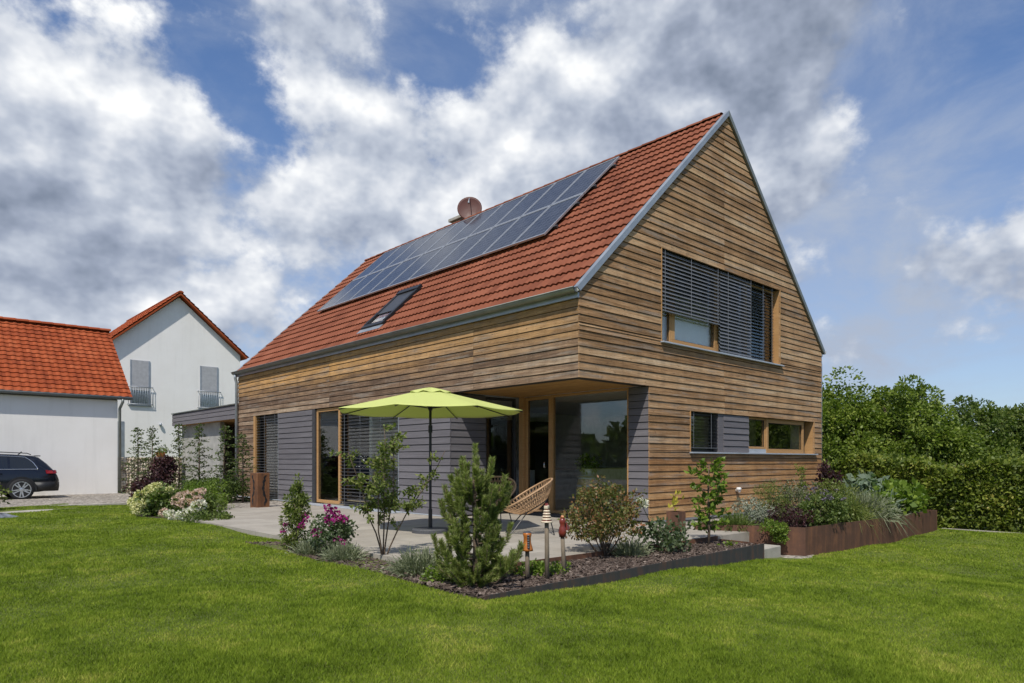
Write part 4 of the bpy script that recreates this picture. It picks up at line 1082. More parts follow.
    prof = [(-0.75, 0.895), (-0.4, 0.90), (-0.15, 0.87), (-0.02, 0.72), (0.045, 0.4), (0.05, 0.0)]
    path = [(x, W2 - w) for x, w in prof] + [(x, W2 + w) for x, w in prof[-2::-1]]
    for (x, y) in path: V += [(x + 0.0, y, 0.27), (x + 0.02 if abs(y - W2) < .8 else x, y, 0.42), (x + 0.015 if abs(y - W2) < .8 else x, y, 0.56)]
    b.add(V, [f for i in range(len(path) - 1) for f in ((3 * i, 3 * i + 3, 3 * i + 4, 3 * i + 1), (3 * i + 1, 3 * i + 4, 3 * i + 5, 3 * i + 2))])
    o = b.build('bumper', M['car_black'], t, smooth=True); m_ = o.modifiers.new('s', 'SOLIDIFY'); m_.thickness = 0.04
    b = MB(); b.box(-0.62, -0.45, 0.5, 1.3, 1.38, 1.41); b.build('spoiler', M['car'], t, bevel=0.01)
    b = MB(); b.tube([(-1.5, 0.0, 0.83), (-1.7, -0.02, 0.835)], 0.016, 6); b.build('door_handle', M['car'], t, smooth=True); b = MB(); b.tube([(-2.45, 0.0, 0.83), (-2.65, -0.02, 0.835)], 0.016, 6); b.build('door_handle', M['car'], t, smooth=True)
    for x in (-1.02, -3.85):
        for s in (0, 1):
            y0 = 0.0 if s == 0 else 2 * W2
            sg = -1 if s == 0 else 1
            b = MB(); V = []; n = 20
            for i in range(n + 1):
                a = -0.15 + (PI + 0.3) * i / n
                for r in (0.405, 0.33): V.append((x + r * math.cos(a), y0 + sg * 0.008, 0.335 + r * math.sin(a)))
            b.add(V, [(2 * i, 2 * i + 1, 2 * i + 3, 2 * i + 2) for i in range(n)])
            o = b.build('wheel_arch', M['car_black'], t); m_ = o.modifiers.new('s', 'SOLIDIFY'); m_.thickness = 0.02; m_.offset = 0
            # wheel
            b = MB(); n = 28
            pr = [(0.25, -0.10), (0.32, -0.11), (0.335, -0.08), (0.335, 0.08), (0.32, 0.11), (0.25, 0.10)]
            b.lathe(pr, (0, 0, 0), n); tyre_v = b.v
            def place(bb): bb.v = [(x + p[0], y0 + sg * (p[2] - 0.06) , 0.335 + p[1]) for p in bb.v]
            place(b); w = b.build('wheel', M['tyre'], t, smooth=True)
            b = MB(); b.lathe([(0.248, 0.085), (0.252, 0.112), (0.232, 0.112), (0.225, 0.07)], (0, 0, 0), n)
            for q in range(10):
                a = 2 * PI * q / 10 + (0.12 if q % 2 else -0.12)
                c, s2 = math.cos(a), math.sin(a)
                p = [(0.04, -0.022), (0.235, -0.016), (0.235, 0.016), (0.04, 0.022)]
                V = [(c * e0 - s2 * e1, s2 * e0 + c * e1, h) for h in (0.085, 0.108) for e0, e1 in p]
                b.hexa(V)
            b.lathe([(0.06, 0.08), (0.06, 0.112), (0.03, 0.116)], (0, 0, 0), 14)
            place(b); b.build('rim', M['rim'], w)
            b = MB(); b.lathe([(0.235, 0.03), (0.235, 0.075)], (0, 0, 0), n); place(b); b.build('brake_disc', M['tyre'], w)
    return t
car((-4.33, 18.5, -0.07))

# ---------------------------------------------------------------- umbrella
um = thing('garden_umbrella', 'open lime green garden umbrella on dark pole', 'umbrella', (-2.03, 1.43, 0))
b = MB(); b.lathe([(0.30, 0), (0.30, 0.05), (0.285, 0.065), (0.05, 0.075)], k=32); b.build('base', M['stone'], um, smooth=False)
b = MB(); b.lathe([(0.032, 0.07), (0.032, 0.38)], k=12); b.lathe([(0.022, 0.38), (0.022, 2.33)], k=12); b.lathe([(0.034, 1.62), (0.034, 1.74)], k=10); b.lathe([(0.028, 1.98), (0.036, 2.0), (0.036, 2.05)], k=10)
pl = b.build('pole', M['pole'], um, smooth=False)
b = MB(); b.tube([(0.03, 0, 1.2), (0.09, 0, 1.2), (0.09, 0, 1.26)], 0.008, 6); b.build('crank', M['pole'], pl)
RU = 1.53; A0 = R(-12) + math.atan2(-.6794, .7337)
def canopy_pt(r, a, zr=1.96, zt=2.33):
    f = r / RU; k = (a - A0) / (PI / 4); fr = k - math.floor(k)
    ch = math.cos(PI / 8) / math.cos((fr - 0.5) * PI / 4)
    sag = -0.05 * f * (1 - f) * 4 * 0.5 - 0.04 * f * math.sin(fr * PI)
    return (r * ch * math.cos(a), r * ch * math.sin(a), zt + (zr - zt) * f ** 1.12 + sag * 0.6)
V = []; F = []; nr = 9; na = 48
for i in range(nr + 1):
    r = 0.28 + (RU - 0.28) * i / nr
    for j in range(na): V.append(canopy_pt(r, A0 + 2 * PI * j / na))
for i in range(nr):
    for j in range(na): F.append((i * na + j, i * na + (j + 1) % na, (i + 1) * na + (j + 1) % na, (i + 1) * na + j))
b = MB(); b.add(V, F)
for j in range(na):  # small hem
    pass
can = b.build('canopy', M['canopy'], um, smooth=True); m_ = can.modifiers.new('s', 'SOLIDIFY'); m_.thickness = 0.004
V = []; F = []
for i in range(5):
    r = 0.02 + 0.33 * i / 4
    for j in range(na):
        x, y, z = canopy_pt(r, A0 + 2 * PI * j / na); V.append((x, y, z + 0.028 - 0.012 * (i / 4) ** 2 + 0.012 * (i / 4) * math.cos(8 * 2 * PI * j / na)))
for i in range(4):
    for j in range(na): F.append((i * na + j, i * na + (j + 1) % na, (i + 1) * na + (j + 1) % na, (i + 1) * na + j))
b = MB(); b.add(V, F); v_ = b.build('vent', M['canopy'], can, smooth=True); m_ = v_.modifiers.new('s', 'SOLIDIFY'); m_.thickness = 0.004
for q in range(8):
    a = A0 + q * PI / 4
    b = MB(); pts = [canopy_pt(r, a) for r in np.linspace(0.03, RU, 8)]
    b.tube([(x, y, z - 0.022) for x, y, z in pts], 0.009, 6); rb = b.build('rib', M['pole'], um)
    b = MB(); x, y, z = canopy_pt(RU * 0.46, a); b.tube([(0.03 * math.cos(a), 0.03 * math.sin(a), 2.02), (x, y, z - 0.03)], 0.008, 6); b.build('strut', M['pole'], rb)

# ---------------------------------------------------------------- wicker chairs
def chair(loc, rz, label):
    t = thing('lounge_chair', label, 'chair', loc, rz, 'round wicker lounge chairs on the terrace')
    # local: +x is the way it faces. rim ellipse tilted back
    tl = R(31); ax = 0.47; ay = 0.43
    C = Vector((0.0, 0, 0.66)); X = Vector((math.cos(tl), 0, -math.sin(tl))); Yv = Vector((0, 1, 0)); N = Vector((math.sin(tl), 0, math.cos(tl)))
    def P(f, a, dep):  # f 0..1 radius fraction
        egg = 1 + 0.10 * math.cos(a)
        return C + X * (ax * f * math.cos(a)) * egg + Yv * (ay * f * math.sin(a)) - N * dep * (1 - f ** 2.2) + X * (0.06 * (1 - f))
    n = 40
    b = MB(); b.tube([P(1, 2 * PI * i / n, 0.30) for i in range(n + 1)], 0.016, 8, cap=False); b.build('rim', M['rattan'], t, smooth=True)
    b = MB()
    for i in range(44):
        a = 2 * PI * i / 44
        b.tube([P(f, a, 0.30) for f in (1.0, 0.85, 0.68, 0.5, 0.32, 0.16)], 0.0042, 4, cap=False)
        b.tube([P(f, a + g * 0.35, 0.30) for f, g in ((1.0, 0), (0.85, .3), (0.68, .6), (0.5, 1))], 0.0036, 4, cap=False)
    for f in (0.16, 0.32, 0.45, 0.58, 0.7, 0.8, 0.9):
        b.tube([P(f, 2 * PI * i / 32, 0.30) for i in range(33)], 0.0045, 4, cap=False)
    b.build('seat_shell', M['rattan'], t)
    b = MB(); b.lathe([(0.10, 0), (0.10, 0.015)], tuple(P(0, 0, 0.30) - Vector((0.0, 0, 0.008))), 16); b.build('seat_disc', M['rattan'], t)
    pb = P(0.35, 0, 0.31)
    b = MB(); b.tube([P(0.55, a, 0.315) for a in np.linspace(0, 2 * PI, 25)], 0.009, 6, cap=False); b.build('under_frame', M['black'], t)
    for a, fx, fy in ((0.9, 0.34, 0.30), (-0.9, 0.34, -0.30), (2.3, -0.36, 0.27), (-2.3, -0.36, -0.27)):
        b = MB(); p = P(0.55, a, 0.315); b.tube([p, (fx, fy, 0.006)], 0.009, 6)
        b.build('leg', M['black'], t)
    return t
fd = math.atan2(.6794, -.7337)
chair((-1.02, 0.16, 0), fd + 0.1, 'round wicker lounge chair with its back to the corner post, nearer one')
chair((-0.72, 1.42, 0), fd + 1.25, 'round wicker lounge chair half hidden behind the pine')

# ---------------------------------------------------------------- corten post, steel box
pt = thing('rusty_column', 'square rusty steel column with carved crack beside the blind', 'column', (-1.57, 9.33, -0.02), R(8))
b = MB(); b.box(-0.17, 0.17, -0.17, 0.17, 0, 0.88); b.build('column_body', M['corten_post'], pt, bevel=0.01)
b = MB()
for face in (0, 1):
    zz = np.linspace(0.06, 0.82, 14); xx = 0.02 + 0.035 * np.sin(zz * 9) + rng.normal(size=14) * 0.012
    for i in range(13):
        w = 0.014 + 0.022 * abs(math.sin(i * 1.1))
        f = (lambda a, z, d: (-0.17 - d, a, z)) if face == 0 else (lambda a, z, d: (a, -0.17 - d, z))
        V = [f(xx[i] - w, zz[i], .003), f(xx[i] + w, zz[i], .003), f(xx[i + 1] + w, zz[i + 1], .003), f(xx[i + 1] - w, zz[i + 1], .003)]
        V2 = [f(xx[i] - w, zz[i], -.004), f(xx[i] + w, zz[i], -.004), f(xx[i + 1] + w, zz[i + 1], -.004), f(xx[i + 1] - w, zz[i + 1], -.004)]
        b.hexa(V + V2)
b.build('crack', M['black'], pt)

# ---------------------------------------------------------------- ceramic figures on stakes
def stake(loc, h, kind, label, lean=(0, 0)):
    t = thing('garden_stake', label, 'garden stake', loc, 0.4, 'ceramic figures on wooden stakes in the bed')
    b = MB(); b.tube([(0, 0, -0.05), (lean[0] * .5 + .004, lean[1] * .5, h * .5), (lean[0], lean[1], h)], [0.026, 0.024, 0.022], 9); b.build('stake_post', M['stake'], t, smooth=True)
    L = Vector((lean[0], lean[1], h))
    if kind == 'house':
        b = MB(); b.lathe([(0.062, 0), (0.060, 0.02), (0.040, 0.09), (0.038, 0.14), (0.046, 0.165), (0.044, 0.19), (0.02, 0.20)], L, 14); o = b.build('figure', M['terracotta'], t, smooth=True)
        b = MB()
        for i in range(6): b.lathe([(0.013, 0), (0.015, 0.010), (0.010, 0.02)], (L.x - 0.046 + 0.003 * i, L.y - 0.034 + 0.002 * i, L.z + 0.03 + 0.024 * i), 8)
        b.build('stripe', M['blueglaze'], o, smooth=True)
        b = MB(); b.lathe([(0.046, 0), (0.03, 0.012), (0.005, 0.02)], L + Vector((0, 0, .19)), 12); b.build('cap', M['blueglaze'], o)
    elif kind == 'tower':
        o = None
        for i, r in enumerate((0.056, 0.046, 0.040, 0.034, 0.029)):
            b = MB(); z = i * 0.028
            b.lathe([(r + .004, z), (r + 0.008, z + 0.007), (r - 0.004, z + 0.019), (r - .006, z + 0.019)], L, 16)
            q = b.build('tier', M['cream'], t, smooth=True)
            b = MB(); b.lathe([(r - 0.006, z + 0.017), (r - 0.002, z + 0.022), (r - 0.010, z + 0.029)], L, 16); b.build('band', M['redglaze'], q, smooth=True)
        b = MB(); b.box(L.x - .03, L.x + .03, L.y - .022, L.y + .022, L.z + .138, L.z + .178); h_ = b.build('head', M['cream'], t, bevel=0.01)
        b = MB()
        for s in (-1, 1): b.add([(L.x + s * .028, L.y - .015, L.z + .176), (L.x + s * .006, L.y - .015, L.z + .176), (L.x + s * .02, L.y, L.z + .205), (L.x + s * .028, L.y + .015, L.z + .176), (L.x + s * .006, L.y + .015, L.z + .176)], [(0, 1, 2), (1, 4, 2), (4, 3, 2), (3, 0, 2), (0, 3, 4, 1)])
        b.build('crown', M['redglaze'], h_)
    else:
        b = MB(); b.lathe([(0.036, 0), (0.044, 0.05), (0.036, 0.10), (0.026, 0.125), (0.034, 0.15), (0.036, 0.175), (0.026, 0.2), (0.008, 0.21)], L, 14); o = b.build('figure', M['redglaze'], t, smooth=True)
        b = MB(); b.add([(L.x + .03, L.y - .05, L.z + .07), (L.x + .11, L.y - .05, L.z + .09), (L.x + .05, L.y - .03, L.z + .15), (L.x + .03, L.y, L.z + .07), (L.x + .09, L.y, L.z + .08), (L.x + .04, L.y, L.z + .15)], [(0, 1, 2), (5, 4, 3), (0, 3, 4, 1), (1, 4, 5, 2), (2, 5, 3, 0)]); b.build('wing', M['redglaze'], o)
        b = MB(); b.lathe([(0.012, 0), (0.016, 0.012), (0.004, 0.03)], L + Vector((-.012, -.01, .205)), 8); b.lathe([(0.012, 0), (0.016, 0.012), (0.004, 0.03)], L + Vector((.012, .01, .205)), 8); b.build('comb', M['terracotta'], o)
    return t
stake((-3.66, -2.52, -0.075), 0.30, 'house', 'short wooden stake topped by an orange ceramic figure')
stake((-3.55, -2.70, -0.075), 0.60, 'tower', 'tall wooden stake topped by a red and cream striped ceramic tower', (-0.01, 0.0))
stake((-3.15, -2.57, -0.075), 0.41, 'bird', 'wooden stake topped by a dark red ceramic bird', (0.0, 0.02))
sb = thing('steel_planter', 'small square rusty steel planter with yellow leaved plant', 'planter', (0.93, -1.27, 0))
b = MB()
for q in ((-.11, .11, -.11, -.10), (-.11, .11, .10, .11), (-.11, -.10, -.10, .10), (.10, .11, -.10, .10)): b.box(*q, 0, 0.34)
b.box(-.10, .10, -.10, .10, 0.0, 0.31); b.build('planter_body', M['corten'], sb)
P = rng.uniform(-.08, .08, (26, 3)) * np.array((1, 1, 0)) + np.array((0, 0, .33)); P[:, 2] += rng.random(26) * 0.30
np_mesh('foliage', leaf_quads(P, rng.normal(size=(26, 3)) * .6 + np.array((0, 0, .8)), 0.10, 0.024), 4, M['leaf_yellow'], sb)

# ---------------------------------------------------------------- plants
def stems_mesh(parent, mat, base, tips, r0=0.012, r1=0.004, name='stem', wob=0.05):
    b = MB()
    for tp in tips:
        p0 = Vector(base) + Vector((random.uniform(-.03, .03), random.uniform(-.03, .03), -0.02)); p2 = Vector(tp)
        m = (p0 + p2) * 0.5 + Vector((random.gauss(0, wob), random.gauss(0, wob), abs(p2.z - p0.z) * 0.08))
        b.tube([p0, (p0 + m) * .5 + Vector((random.gauss(0, wob * .3), random.gauss(0, wob * .3), 0)), m, (m + p2) * .5, p2], [r0, r0 * .85, (r0 + r1) / 2, r1 * 1.3, r1], 6)
    return b.build(name, mat, parent, smooth=True)
def bush(name, label, cat, loc, R3, mat, n_clumps, per, rad, L, W, group=None, stems=6, surf=0.4, zc=None, bark='bark', low=-0.85, r0=0.010):
    t = thing(name, label, cat, loc, 0, group)
    P, D, C = clumped(n_clumps, per, rad, R3, surf, low)
    zc = R3[2] if zc is None else zc
    P[:, 2] += zc; k = P[:, 2] > 0.01; P = P[k]; D = D[k]
    np_mesh('foliage', leaf_quads(P, D, L * (0.6 + 0.8 * rng.random(len(P))), W * (0.7 + 0.6 * rng.random(len(P)))), 4, M[mat], t)
    tips = [(c[0] * .85, c[1] * .85, c[2] * .85 + zc) for c in C[rng.permutation(len(C))[:stems]]]
    stems_mesh(t, M[bark], (0, 0, 0), tips, r0, r0 * .35)
    return t
def blooms(t, mat, spots, size, name='flower_head', npet=26, flat=0.7, ps=0.5):
    P = ball(npet, 0.6) * size * 0.5; P[:, 2] *= flat
    V = leaf_quads(P, P * 1.0 + rng.normal(size=P.shape) * size * 0.25, size * ps, size * ps * 0.45, 0.25)
    first = None
    for s in spots:
        if first is None: o = np_mesh(name, V, 4, M[mat], t); first = o
        else: o = first.copy(); COL.objects.link(o); o.parent = t
        o.location = s; o.rotation_euler = (random.uniform(-.5, .5), random.uniform(-.5, .5), random.uniform(0, 6)); q = random.uniform(.75, 1.2); o.scale = (q, q, q)
def blades(name, label, cat, loc, n, L, spread, mat, w=0.006, up=1.0, group=None, base_r=0.06, droop=0.3, stalk=None):
    """spiky mound: lavender, grasses"""
    t = thing(name, label, cat, loc, 0, group)
    an = rng.random(n) * 2 * PI; th = np.abs(rng.normal(size=n)) * spread
    d = np.stack([np.sin(th) * np.cos(an), np.sin(th) * np.sin(an), np.cos(th) * up], 1)
    base = np.stack([np.cos(an), np.sin(an), np.zeros(n)], 1) * (base_r * np.sqrt(rng.random(n)) + th * base_r)[:, None]
    LL = L * (0.55 + 0.55 * rng.random(n))[:, None]
    mid = base + d * LL * 0.55; tip = base + d * LL + np.array((0, 0, -1)) * LL * droop * np.sin(th)[:, None] + rng.normal(size=(n, 3)) * L * 0.05
    s = unit(np.cross(d, rng.normal(size=(n, 3)))) * w * (0.7 + 0.6 * rng.random((n, 1)))
    Q1 = np.stack([base - s * .6, base + s * .6, mid + s, mid - s], 1); Q2 = np.stack([mid - s, mid + s, tip + s * .15, tip - s * .15], 1)
    np_mesh('foliage', np.concatenate([Q1, Q2]), 4, M[mat], t)
    # short side leaves give mass
    m = n * 3; i = rng.integers(0, n, m); f = rng.random((m, 1)) * 0.8
    P = base[i] + d[i] * LL[i] * f
    np_mesh('leaves', leaf_quads(P, d[i] + rng.normal(size=(m, 3)) * 0.5, L * 0.16, w * 1.1), 4, M[mat], t)
    return t

# pine
def pine(loc):
    t = thing('pine_tree', 'young bushy green pine at the bed corner', 'pine tree', loc)
    b = MB(); trunk = [(0, 0, -.05), (0.01, 0, 0.4), (-0.01, 0.01, 0.9), (0.0, 0.0, 1.22)]
    b.tube(trunk, [0.035, 0.03, 0.02, 0.01], 8)
    shoots = []
    nb = 42
    for i in range(nb):
        f = (i + 0.5) / nb; z = 0.0 + 1.06 * f ** 1.15
        a = i * 2.399 + random.uniform(-.3, .3); ln = (0.40 * (1 - f) ** 0.8 + 0.10) * random.uniform(0.5, 1.28)
        p0 = Vector((0, 0, z)); dirh = Vector((math.cos(a), math.sin(a), 0))
        rise = 0.18 + 0.55 * f
        pm = p0 + dirh * ln * 0.55 + Vector((0, 0, ln * rise * 0.25)); p1 = p0 + dirh * ln * 0.9 + Vector((0, 0, ln * (rise * 0.6 + 0.18)))
        p2 = p0 + dirh * ln + Vector((0, 0, ln * (rise * 0.6 + 0.18) + 0.17))
        b.tube([p0, pm, p1, p2], [0.010, 0.008, 0.006, 0.005], 5)
        shoots.append(([p0.lerp(pm, .55), p1, p2], 1.0))
        for s in range(2 if f < .8 else 1):
            sd = Vector((math.cos(a + random.choice((-1, 1)) * random.uniform(.5, 1.1)), math.sin(a + random.choice((-1, 1)) * random.uniform(.5, 1.1)), random.uniform(.4, 1.1))).normalized()
            q0 = p0.lerp(p1, random.uniform(.45, .9)); q1 = q0 + sd * 0.10; q2 = q1 + Vector((sd.x * .4, sd.y * .4, 1)).normalized() * random.uniform(.06, .12)
            b.tube([q0, q1, q2], [0.006, 0.005, 0.004], 5); shoots.append(([q0, q1, q2], 0.8))
    for i in range(34):
        a = i * 2.399 + 1; l_ = random.uniform(.18, .42); d_ = Vector((math.cos(a), math.sin(a), 0))
        q0 = Vector((0, 0, .06 + .1 * random.random())); q1 = q0 + d_ * l_ * .6 + Vector((0, 0, random.uniform(-.03, .05))); q2 = q0 + d_ * l_ + Vector((0, 0, random.uniform(.06, .16)))
        b.tube([q0, q1, q2], [.007, .005, .004], 5); shoots.append(([q0.lerp(q1, .5), q1, q2], .9))
    shoots.append(([Vector((0, 0, 1.05)), Vector((0, 0, 1.20)), Vector((0, 0, 1.40))], 1.0))
    b.build('trunk', M['bark'], t, smooth=True)
    P = []; D = []
    for pts, sc in shoots:
        n = int(470 * sc); f = rng.random(n) * 2; i = np.minimum(f.astype(int), 1); q = (f - i)[:, None]
        A = np.array([tuple(p) for p in pts]); c = A[i] * (1 - q) + A[i + 1] * q
        ax = unit(A[i + 1] - A[i]); r = rng.normal(size=(n, 3)); side = unit(r - ax * np.sum(r * ax, 1, keepdims=True))
        P.append(c); D.append(side * 0.85 + ax * (0.75 + 0.3 * rng.random((n, 1))))
    P = np.concatenate(P); D = np.concatenate(D)
    np_mesh('needles', leaf_quads(P, D, 0.05 * (0.7 + .6 * rng.random(len(P))), 0.0028, 0.04), 4, M['leaf_pine'], t)
pine((-4.28, -2.42, -0.08))

# thin multi-stem tree
def sapling(name, label, cat, loc, h, w, mat, seed, nl=1500, L=0.05, W=0.014, nst=4, bark='bark_pale', low=0.25, spread=1.0):
    random.seed(seed)
    t = thing(name, label, cat, loc)
    b = MB(); P = []; D = []
    for s in range(nst):
        a = 2 * PI * s / nst + random.uniform(-.4, .4); ln = h * random.uniform(.78, 1.0)
        pts = [Vector((0, 0, -.05))]; d = Vector((math.cos(a) * .42 * spread, math.sin(a) * .42 * spread, 1)).normalized()
        for i in range(7):
            d = (d + Vector((random.gauss(0, .10), random.gauss(0, .10), 0.03))).normalized(); pts.append(pts[-1] + d * ln / 7)
        b.tube(pts, list(np.linspace(0.011, 0.004, 8)), 6)
        for i in range(13):
            f = random.uniform(low, 1) * 7; j = min(int(f), 6); q0 = pts[j].lerp(pts[j + 1], f - j)
            aa = random.uniform(0, 2 * PI); dd = Vector((math.cos(aa), math.sin(aa), random.uniform(.0, .7))).normalized(); l2 = w * random.uniform(.25, .75) * (1.15 - 0.5 * f / 7)
            q1 = q0 + dd * l2 * .5 + Vector((0, 0, .02)); q2 = q0 + dd * l2 + Vector((0, 0, random.uniform(-.04, .08)))
            b.tube([q0, q1, q2], [0.005, 0.004, 0.0025], 5)
            m = nl // (nst * 13)
            for k_ in range(m):
                g = random.random(); P.append(tuple(q0.lerp(q1, g * 2) if g < .5 else q1.lerp(q2, g * 2 - 1))); D.append((dd.x * .4 + random.gauss(0, .6), dd.y * .4 + random.gauss(0, .6), random.gauss(0, .5)))
    b.build('stem', M[bark], t, smooth=True)
    P = np.array(P) + rng.normal(size=(len(P), 3)) * 0.018; D = np.array(D)
    np_mesh('foliage', leaf_quads(P, D, L * (.6 + .8 * rng.random(len(P))), W), 4, M[mat], t)
    random.seed(seed + 99)
    return t
sapling('apple_sapling', 'slender multi-stemmed sapling with sparse leaves before the blind', 'sapling', (-4.02, -0.33, -0.08), 1.72, 0.60, 'leaf_apple', 5, 2300, 0.052, 0.016, 5, 'bark', 0.3, 0.52)
# columnar fruit tree by the path
def column_tree(loc):
    t = thing('fruit_tree', 'slim columnar fruit tree with glossy leaves by the path', 'fruit tree', loc)
    b = MB(); b.tube([(0, 0, -.05), (.008, 0, .35), (-.006, .006, .75), (.0, 0, 1.18)], [.022, .019, .014, .007], 8); P = []; D = []
    for i in range(24):
        z = 0.20 + i * 0.043; a = i * 2.4 + random.uniform(-.4, .4); l = random.uniform(.10, .26) * (1.2 if i % 5 == 0 else 1)
        d = Vector((math.cos(a), math.sin(a), .35)); q = Vector((0, 0, z)) + d * l
        b.tube([(0, 0, z), Vector((0, 0, z)) + d * l * .5, q], [.007, .005, .003], 5)
        for k_ in range(26):
            g = random.uniform(.35, 1.05); P.append(tuple(Vector((0, 0, z)) + d * l * g)); D.append((d.x * .5 + random.gauss(0, .6), d.y * .5 + random.gauss(0, .6), random.gauss(0.1, .5)))
    b.build('trunk', M['bark'], t, smooth=True)
    P = np.array(P) + rng.normal(size=(len(P), 3)) * .02
    np_mesh('foliage', leaf_quads(P, np.array(D), 0.085 * (.6 + .7 * rng.random(len(P))), 0.028), 4, M['leaf_fresh'], t)
column_tree((0.22, -2.30, -0.08))

t = bush('juniper_shrub', 'upright narrow green shrub at the left end of the bed', 'shrub', (-4.36, 1.36, -0.08), (0.17, 0.17, 0.36), 'leaf_apple', 34, 60, 0.07, 0.05, 0.011, surf=0.3, zc=0.40)
P, D, C = clumped(16, 40, 0.05, (0.10, 0.10, 0.28), 0.2)
np_mesh('foliage', leaf_quads(P * np.array((.7, .7, 1)) + np.array((0, 0, .82)), D + np.array((0, 0, .08)), 0.045, 0.009), 4, M['leaf_apple'], t)
blooms(t, 'petal_mag', [(0.02, -0.20, 0.42), (-0.05, -0.24, 0.36), (-0.16, 0.0, 0.37), (-0.18, 0.02, 0.28), (0.04, -0.18, 0.49)], 0.06)
t = bush('rose_bush', 'rose bush with magenta blooms beside the upright shrub', 'rose bush', (-4.36, 0.42, -0.08), (0.30, 0.32, 0.24), 'leaf_rose', 40, 34, 0.08, 0.05, 0.016, surf=0.3, zc=0.30, stems=12)
blooms(t, 'petal_mag', [(0, -.02, .55), (.02, -.08, .60), (.03, -.16, .50), (-.03, -.05, .50), (-.04, -.1, .46), (.06, -.26, .50), (-.05, -.30, .26), (-.12, .08, .32), (-.05, -.06, .64), (.02, -.32, .22), (.0, .02, .49), (.05, -.12, .56), (-.1, .16, .3)], 0.08)
blades('lavender', 'grey green lavender mound between rose bush and sapling', 'lavender', (-4.42, -0.05, -0.08), 420, 0.27, 0.55, 'leaf_lav', 0.005, group='lavender mounds in the bed', base_r=0.09)
blades('lavender', 'small grey green lavender mound left of the rose blooms', 'lavender', (-4.48, 0.75, -0.08), 300, 0.24, 0.55, 'leaf_lav', 0.005, group='lavender mounds in the bed', base_r=0.08)
blades('lavender', 'round silvery lavender mound left of the pine', 'lavender', (-4.30, -1.50, -0.08), 700, 0.32, 0.75, 'leaf_lav', 0.005, group='lavender mounds in the bed', base_r=0.10)
blades('lavender', 'small lavender mound under the copper leaved shrub', 'lavender', (-1.50, -2.18, -0.08), 320, 0.26, 0.7, 'leaf_lav', 0.005, group='lavender mounds in the bed', base_r=0.09)
bush('copper_shrub', 'wide green and copper leaved shrub beside the terrace glass', 'shrub', (-1.83, -2.05, -0.08), (0.50, 0.50, 0.38), 'leaf_copper', 95, 50, 0.10, 0.042, 0.015, stems=18, surf=0.3, zc=0.52, low=-0.6)
t = bush('rose_bush', 'dark leaved low rose bush with one white bloom', 'rose bush', (-0.88, -2.28, -0.08), (0.34, 0.34, 0.19), 'leaf_rose', 36, 22, 0.08, 0.06, 0.022, stems=10, surf=0.3, zc=0.22)
b = MB(); b.tube([(-.05, .02, .1), (-.28, .04, .48), (-.46, .03, .69)], [.006, .005, .004], 6); b.build('flower_stalk', M['leaf_mid'], t)
blooms(t, 'petal_white', [(-.47, .03, .71), (-.44, .00, .685), (-.50, .05, .69)], 0.10, npet=60, ps=.34)
bush('heuchera', 'small dark red leaved plant right of the pine', 'plant', (-3.62, -2.12, -0.08), (0.11, 0.11, 0.07), 'leaf_copper', 12, 12, 0.05, 0.05, 0.022, stems=4)
bush('ground_cover', 'low light green ground cover around the stakes', 'ground cover', (-3.35, -2.40, -0.08), (0.36, 0.22, 0.055), 'leaf_fresh', 40, 24, 0.05, 0.035, 0.012, stems=4)
bush('lettuce', 'little light green seedling near the black edging end', 'plant', (0.30, -2.55, -0.08), (0.14, 0.10, 0.03), 'leaf_fresh', 10, 9, 0.04, 0.05, 0.02, stems=2)
bush('strawberry_plant', 'low green plant under the pine at the bed corner', 'plant', (-4.45, -2.02, -0.08), (0.15, 0.2, 0.06), 'leaf_fresh', 20, 20, 0.05, 0.04, 0.014, stems=2)

# corten planter with plants
pz = -0.36
rp = thing('corten_planter', 'large rusty steel raised planter full of herbs beside the house', 'planter', (2.2, -2.83, -0.36))
PA = [(2.20, -2.83), (5.4, -2.93), (8.80, -2.87), (8.95, -1.0), (1.50, -1.25)]
b = MB(); n = len(PA)
for i in range(n):
    p = Vector((*PA[i], 0)); q = Vector((*PA[(i + 1) % n], 0)); dn = (q - p).normalized(); inn = Vector((-dn.y, dn.x, 0)) * 0.012
    zt = lambda P_: 0.10 - 0.006 * (P_.x - 2.2)
    A = [p, q, q + inn, p + inn]
    b.hexa([(a.x - 2.2, a.y + 2.83, -0.25) for a in A] + [(a.x - 2.2, a.y + 2.83, zt(a) + 0.36) for a in A])
b.build('planter_wall', M['corten'], rp)
b = MB(); b.prism([(2.22, -2.80), (5.4, -2.90), (8.78, -2.84), (8.92, -1.03), (1.54, -1.27)], lambda p: (p[0] - 2.2, p[1] + 2.83, -0.2), lambda p: (p[0] - 2.2, p[1] + 2.83, 0.38)); b.build('soil', M['soil'], rp)
zt = 0.03
G = 'herbs and vegetables in the rusty planter'
blades('rosemary', 'dark green rosemary at the planter left corner', 'herb', (1.95, -1.75, zt), 380, 0.30, 0.8, 'leaf_mid', 0.006, group=G, base_r=.10)
bush('creeping_thyme', 'bright green herb spilling over the planter corner', 'herb', (1.98, -2.42, zt), (0.24, 0.20, 0.16), 'leaf_fresh', 40, 40, 0.06, 0.035, 0.010, zc=0.02, group=G)
bush('trailing_thyme', 'bright green trailing tuft hanging down the planter side', 'herb', (1.93, -2.52, -0.16), (0.10, 0.09, 0.16), 'leaf_fresh', 24, 36, 0.05, 0.035, 0.010, zc=0.14, group=G, stems=2)
bush('santolina', 'silver white mound near the planter left end', 'herb', (2.75, -1.65, zt), (0.30, 0.30, 0.20), 'leaf_silver', 46, 60, 0.06, 0.04, 0.008, group=G, zc=.26)
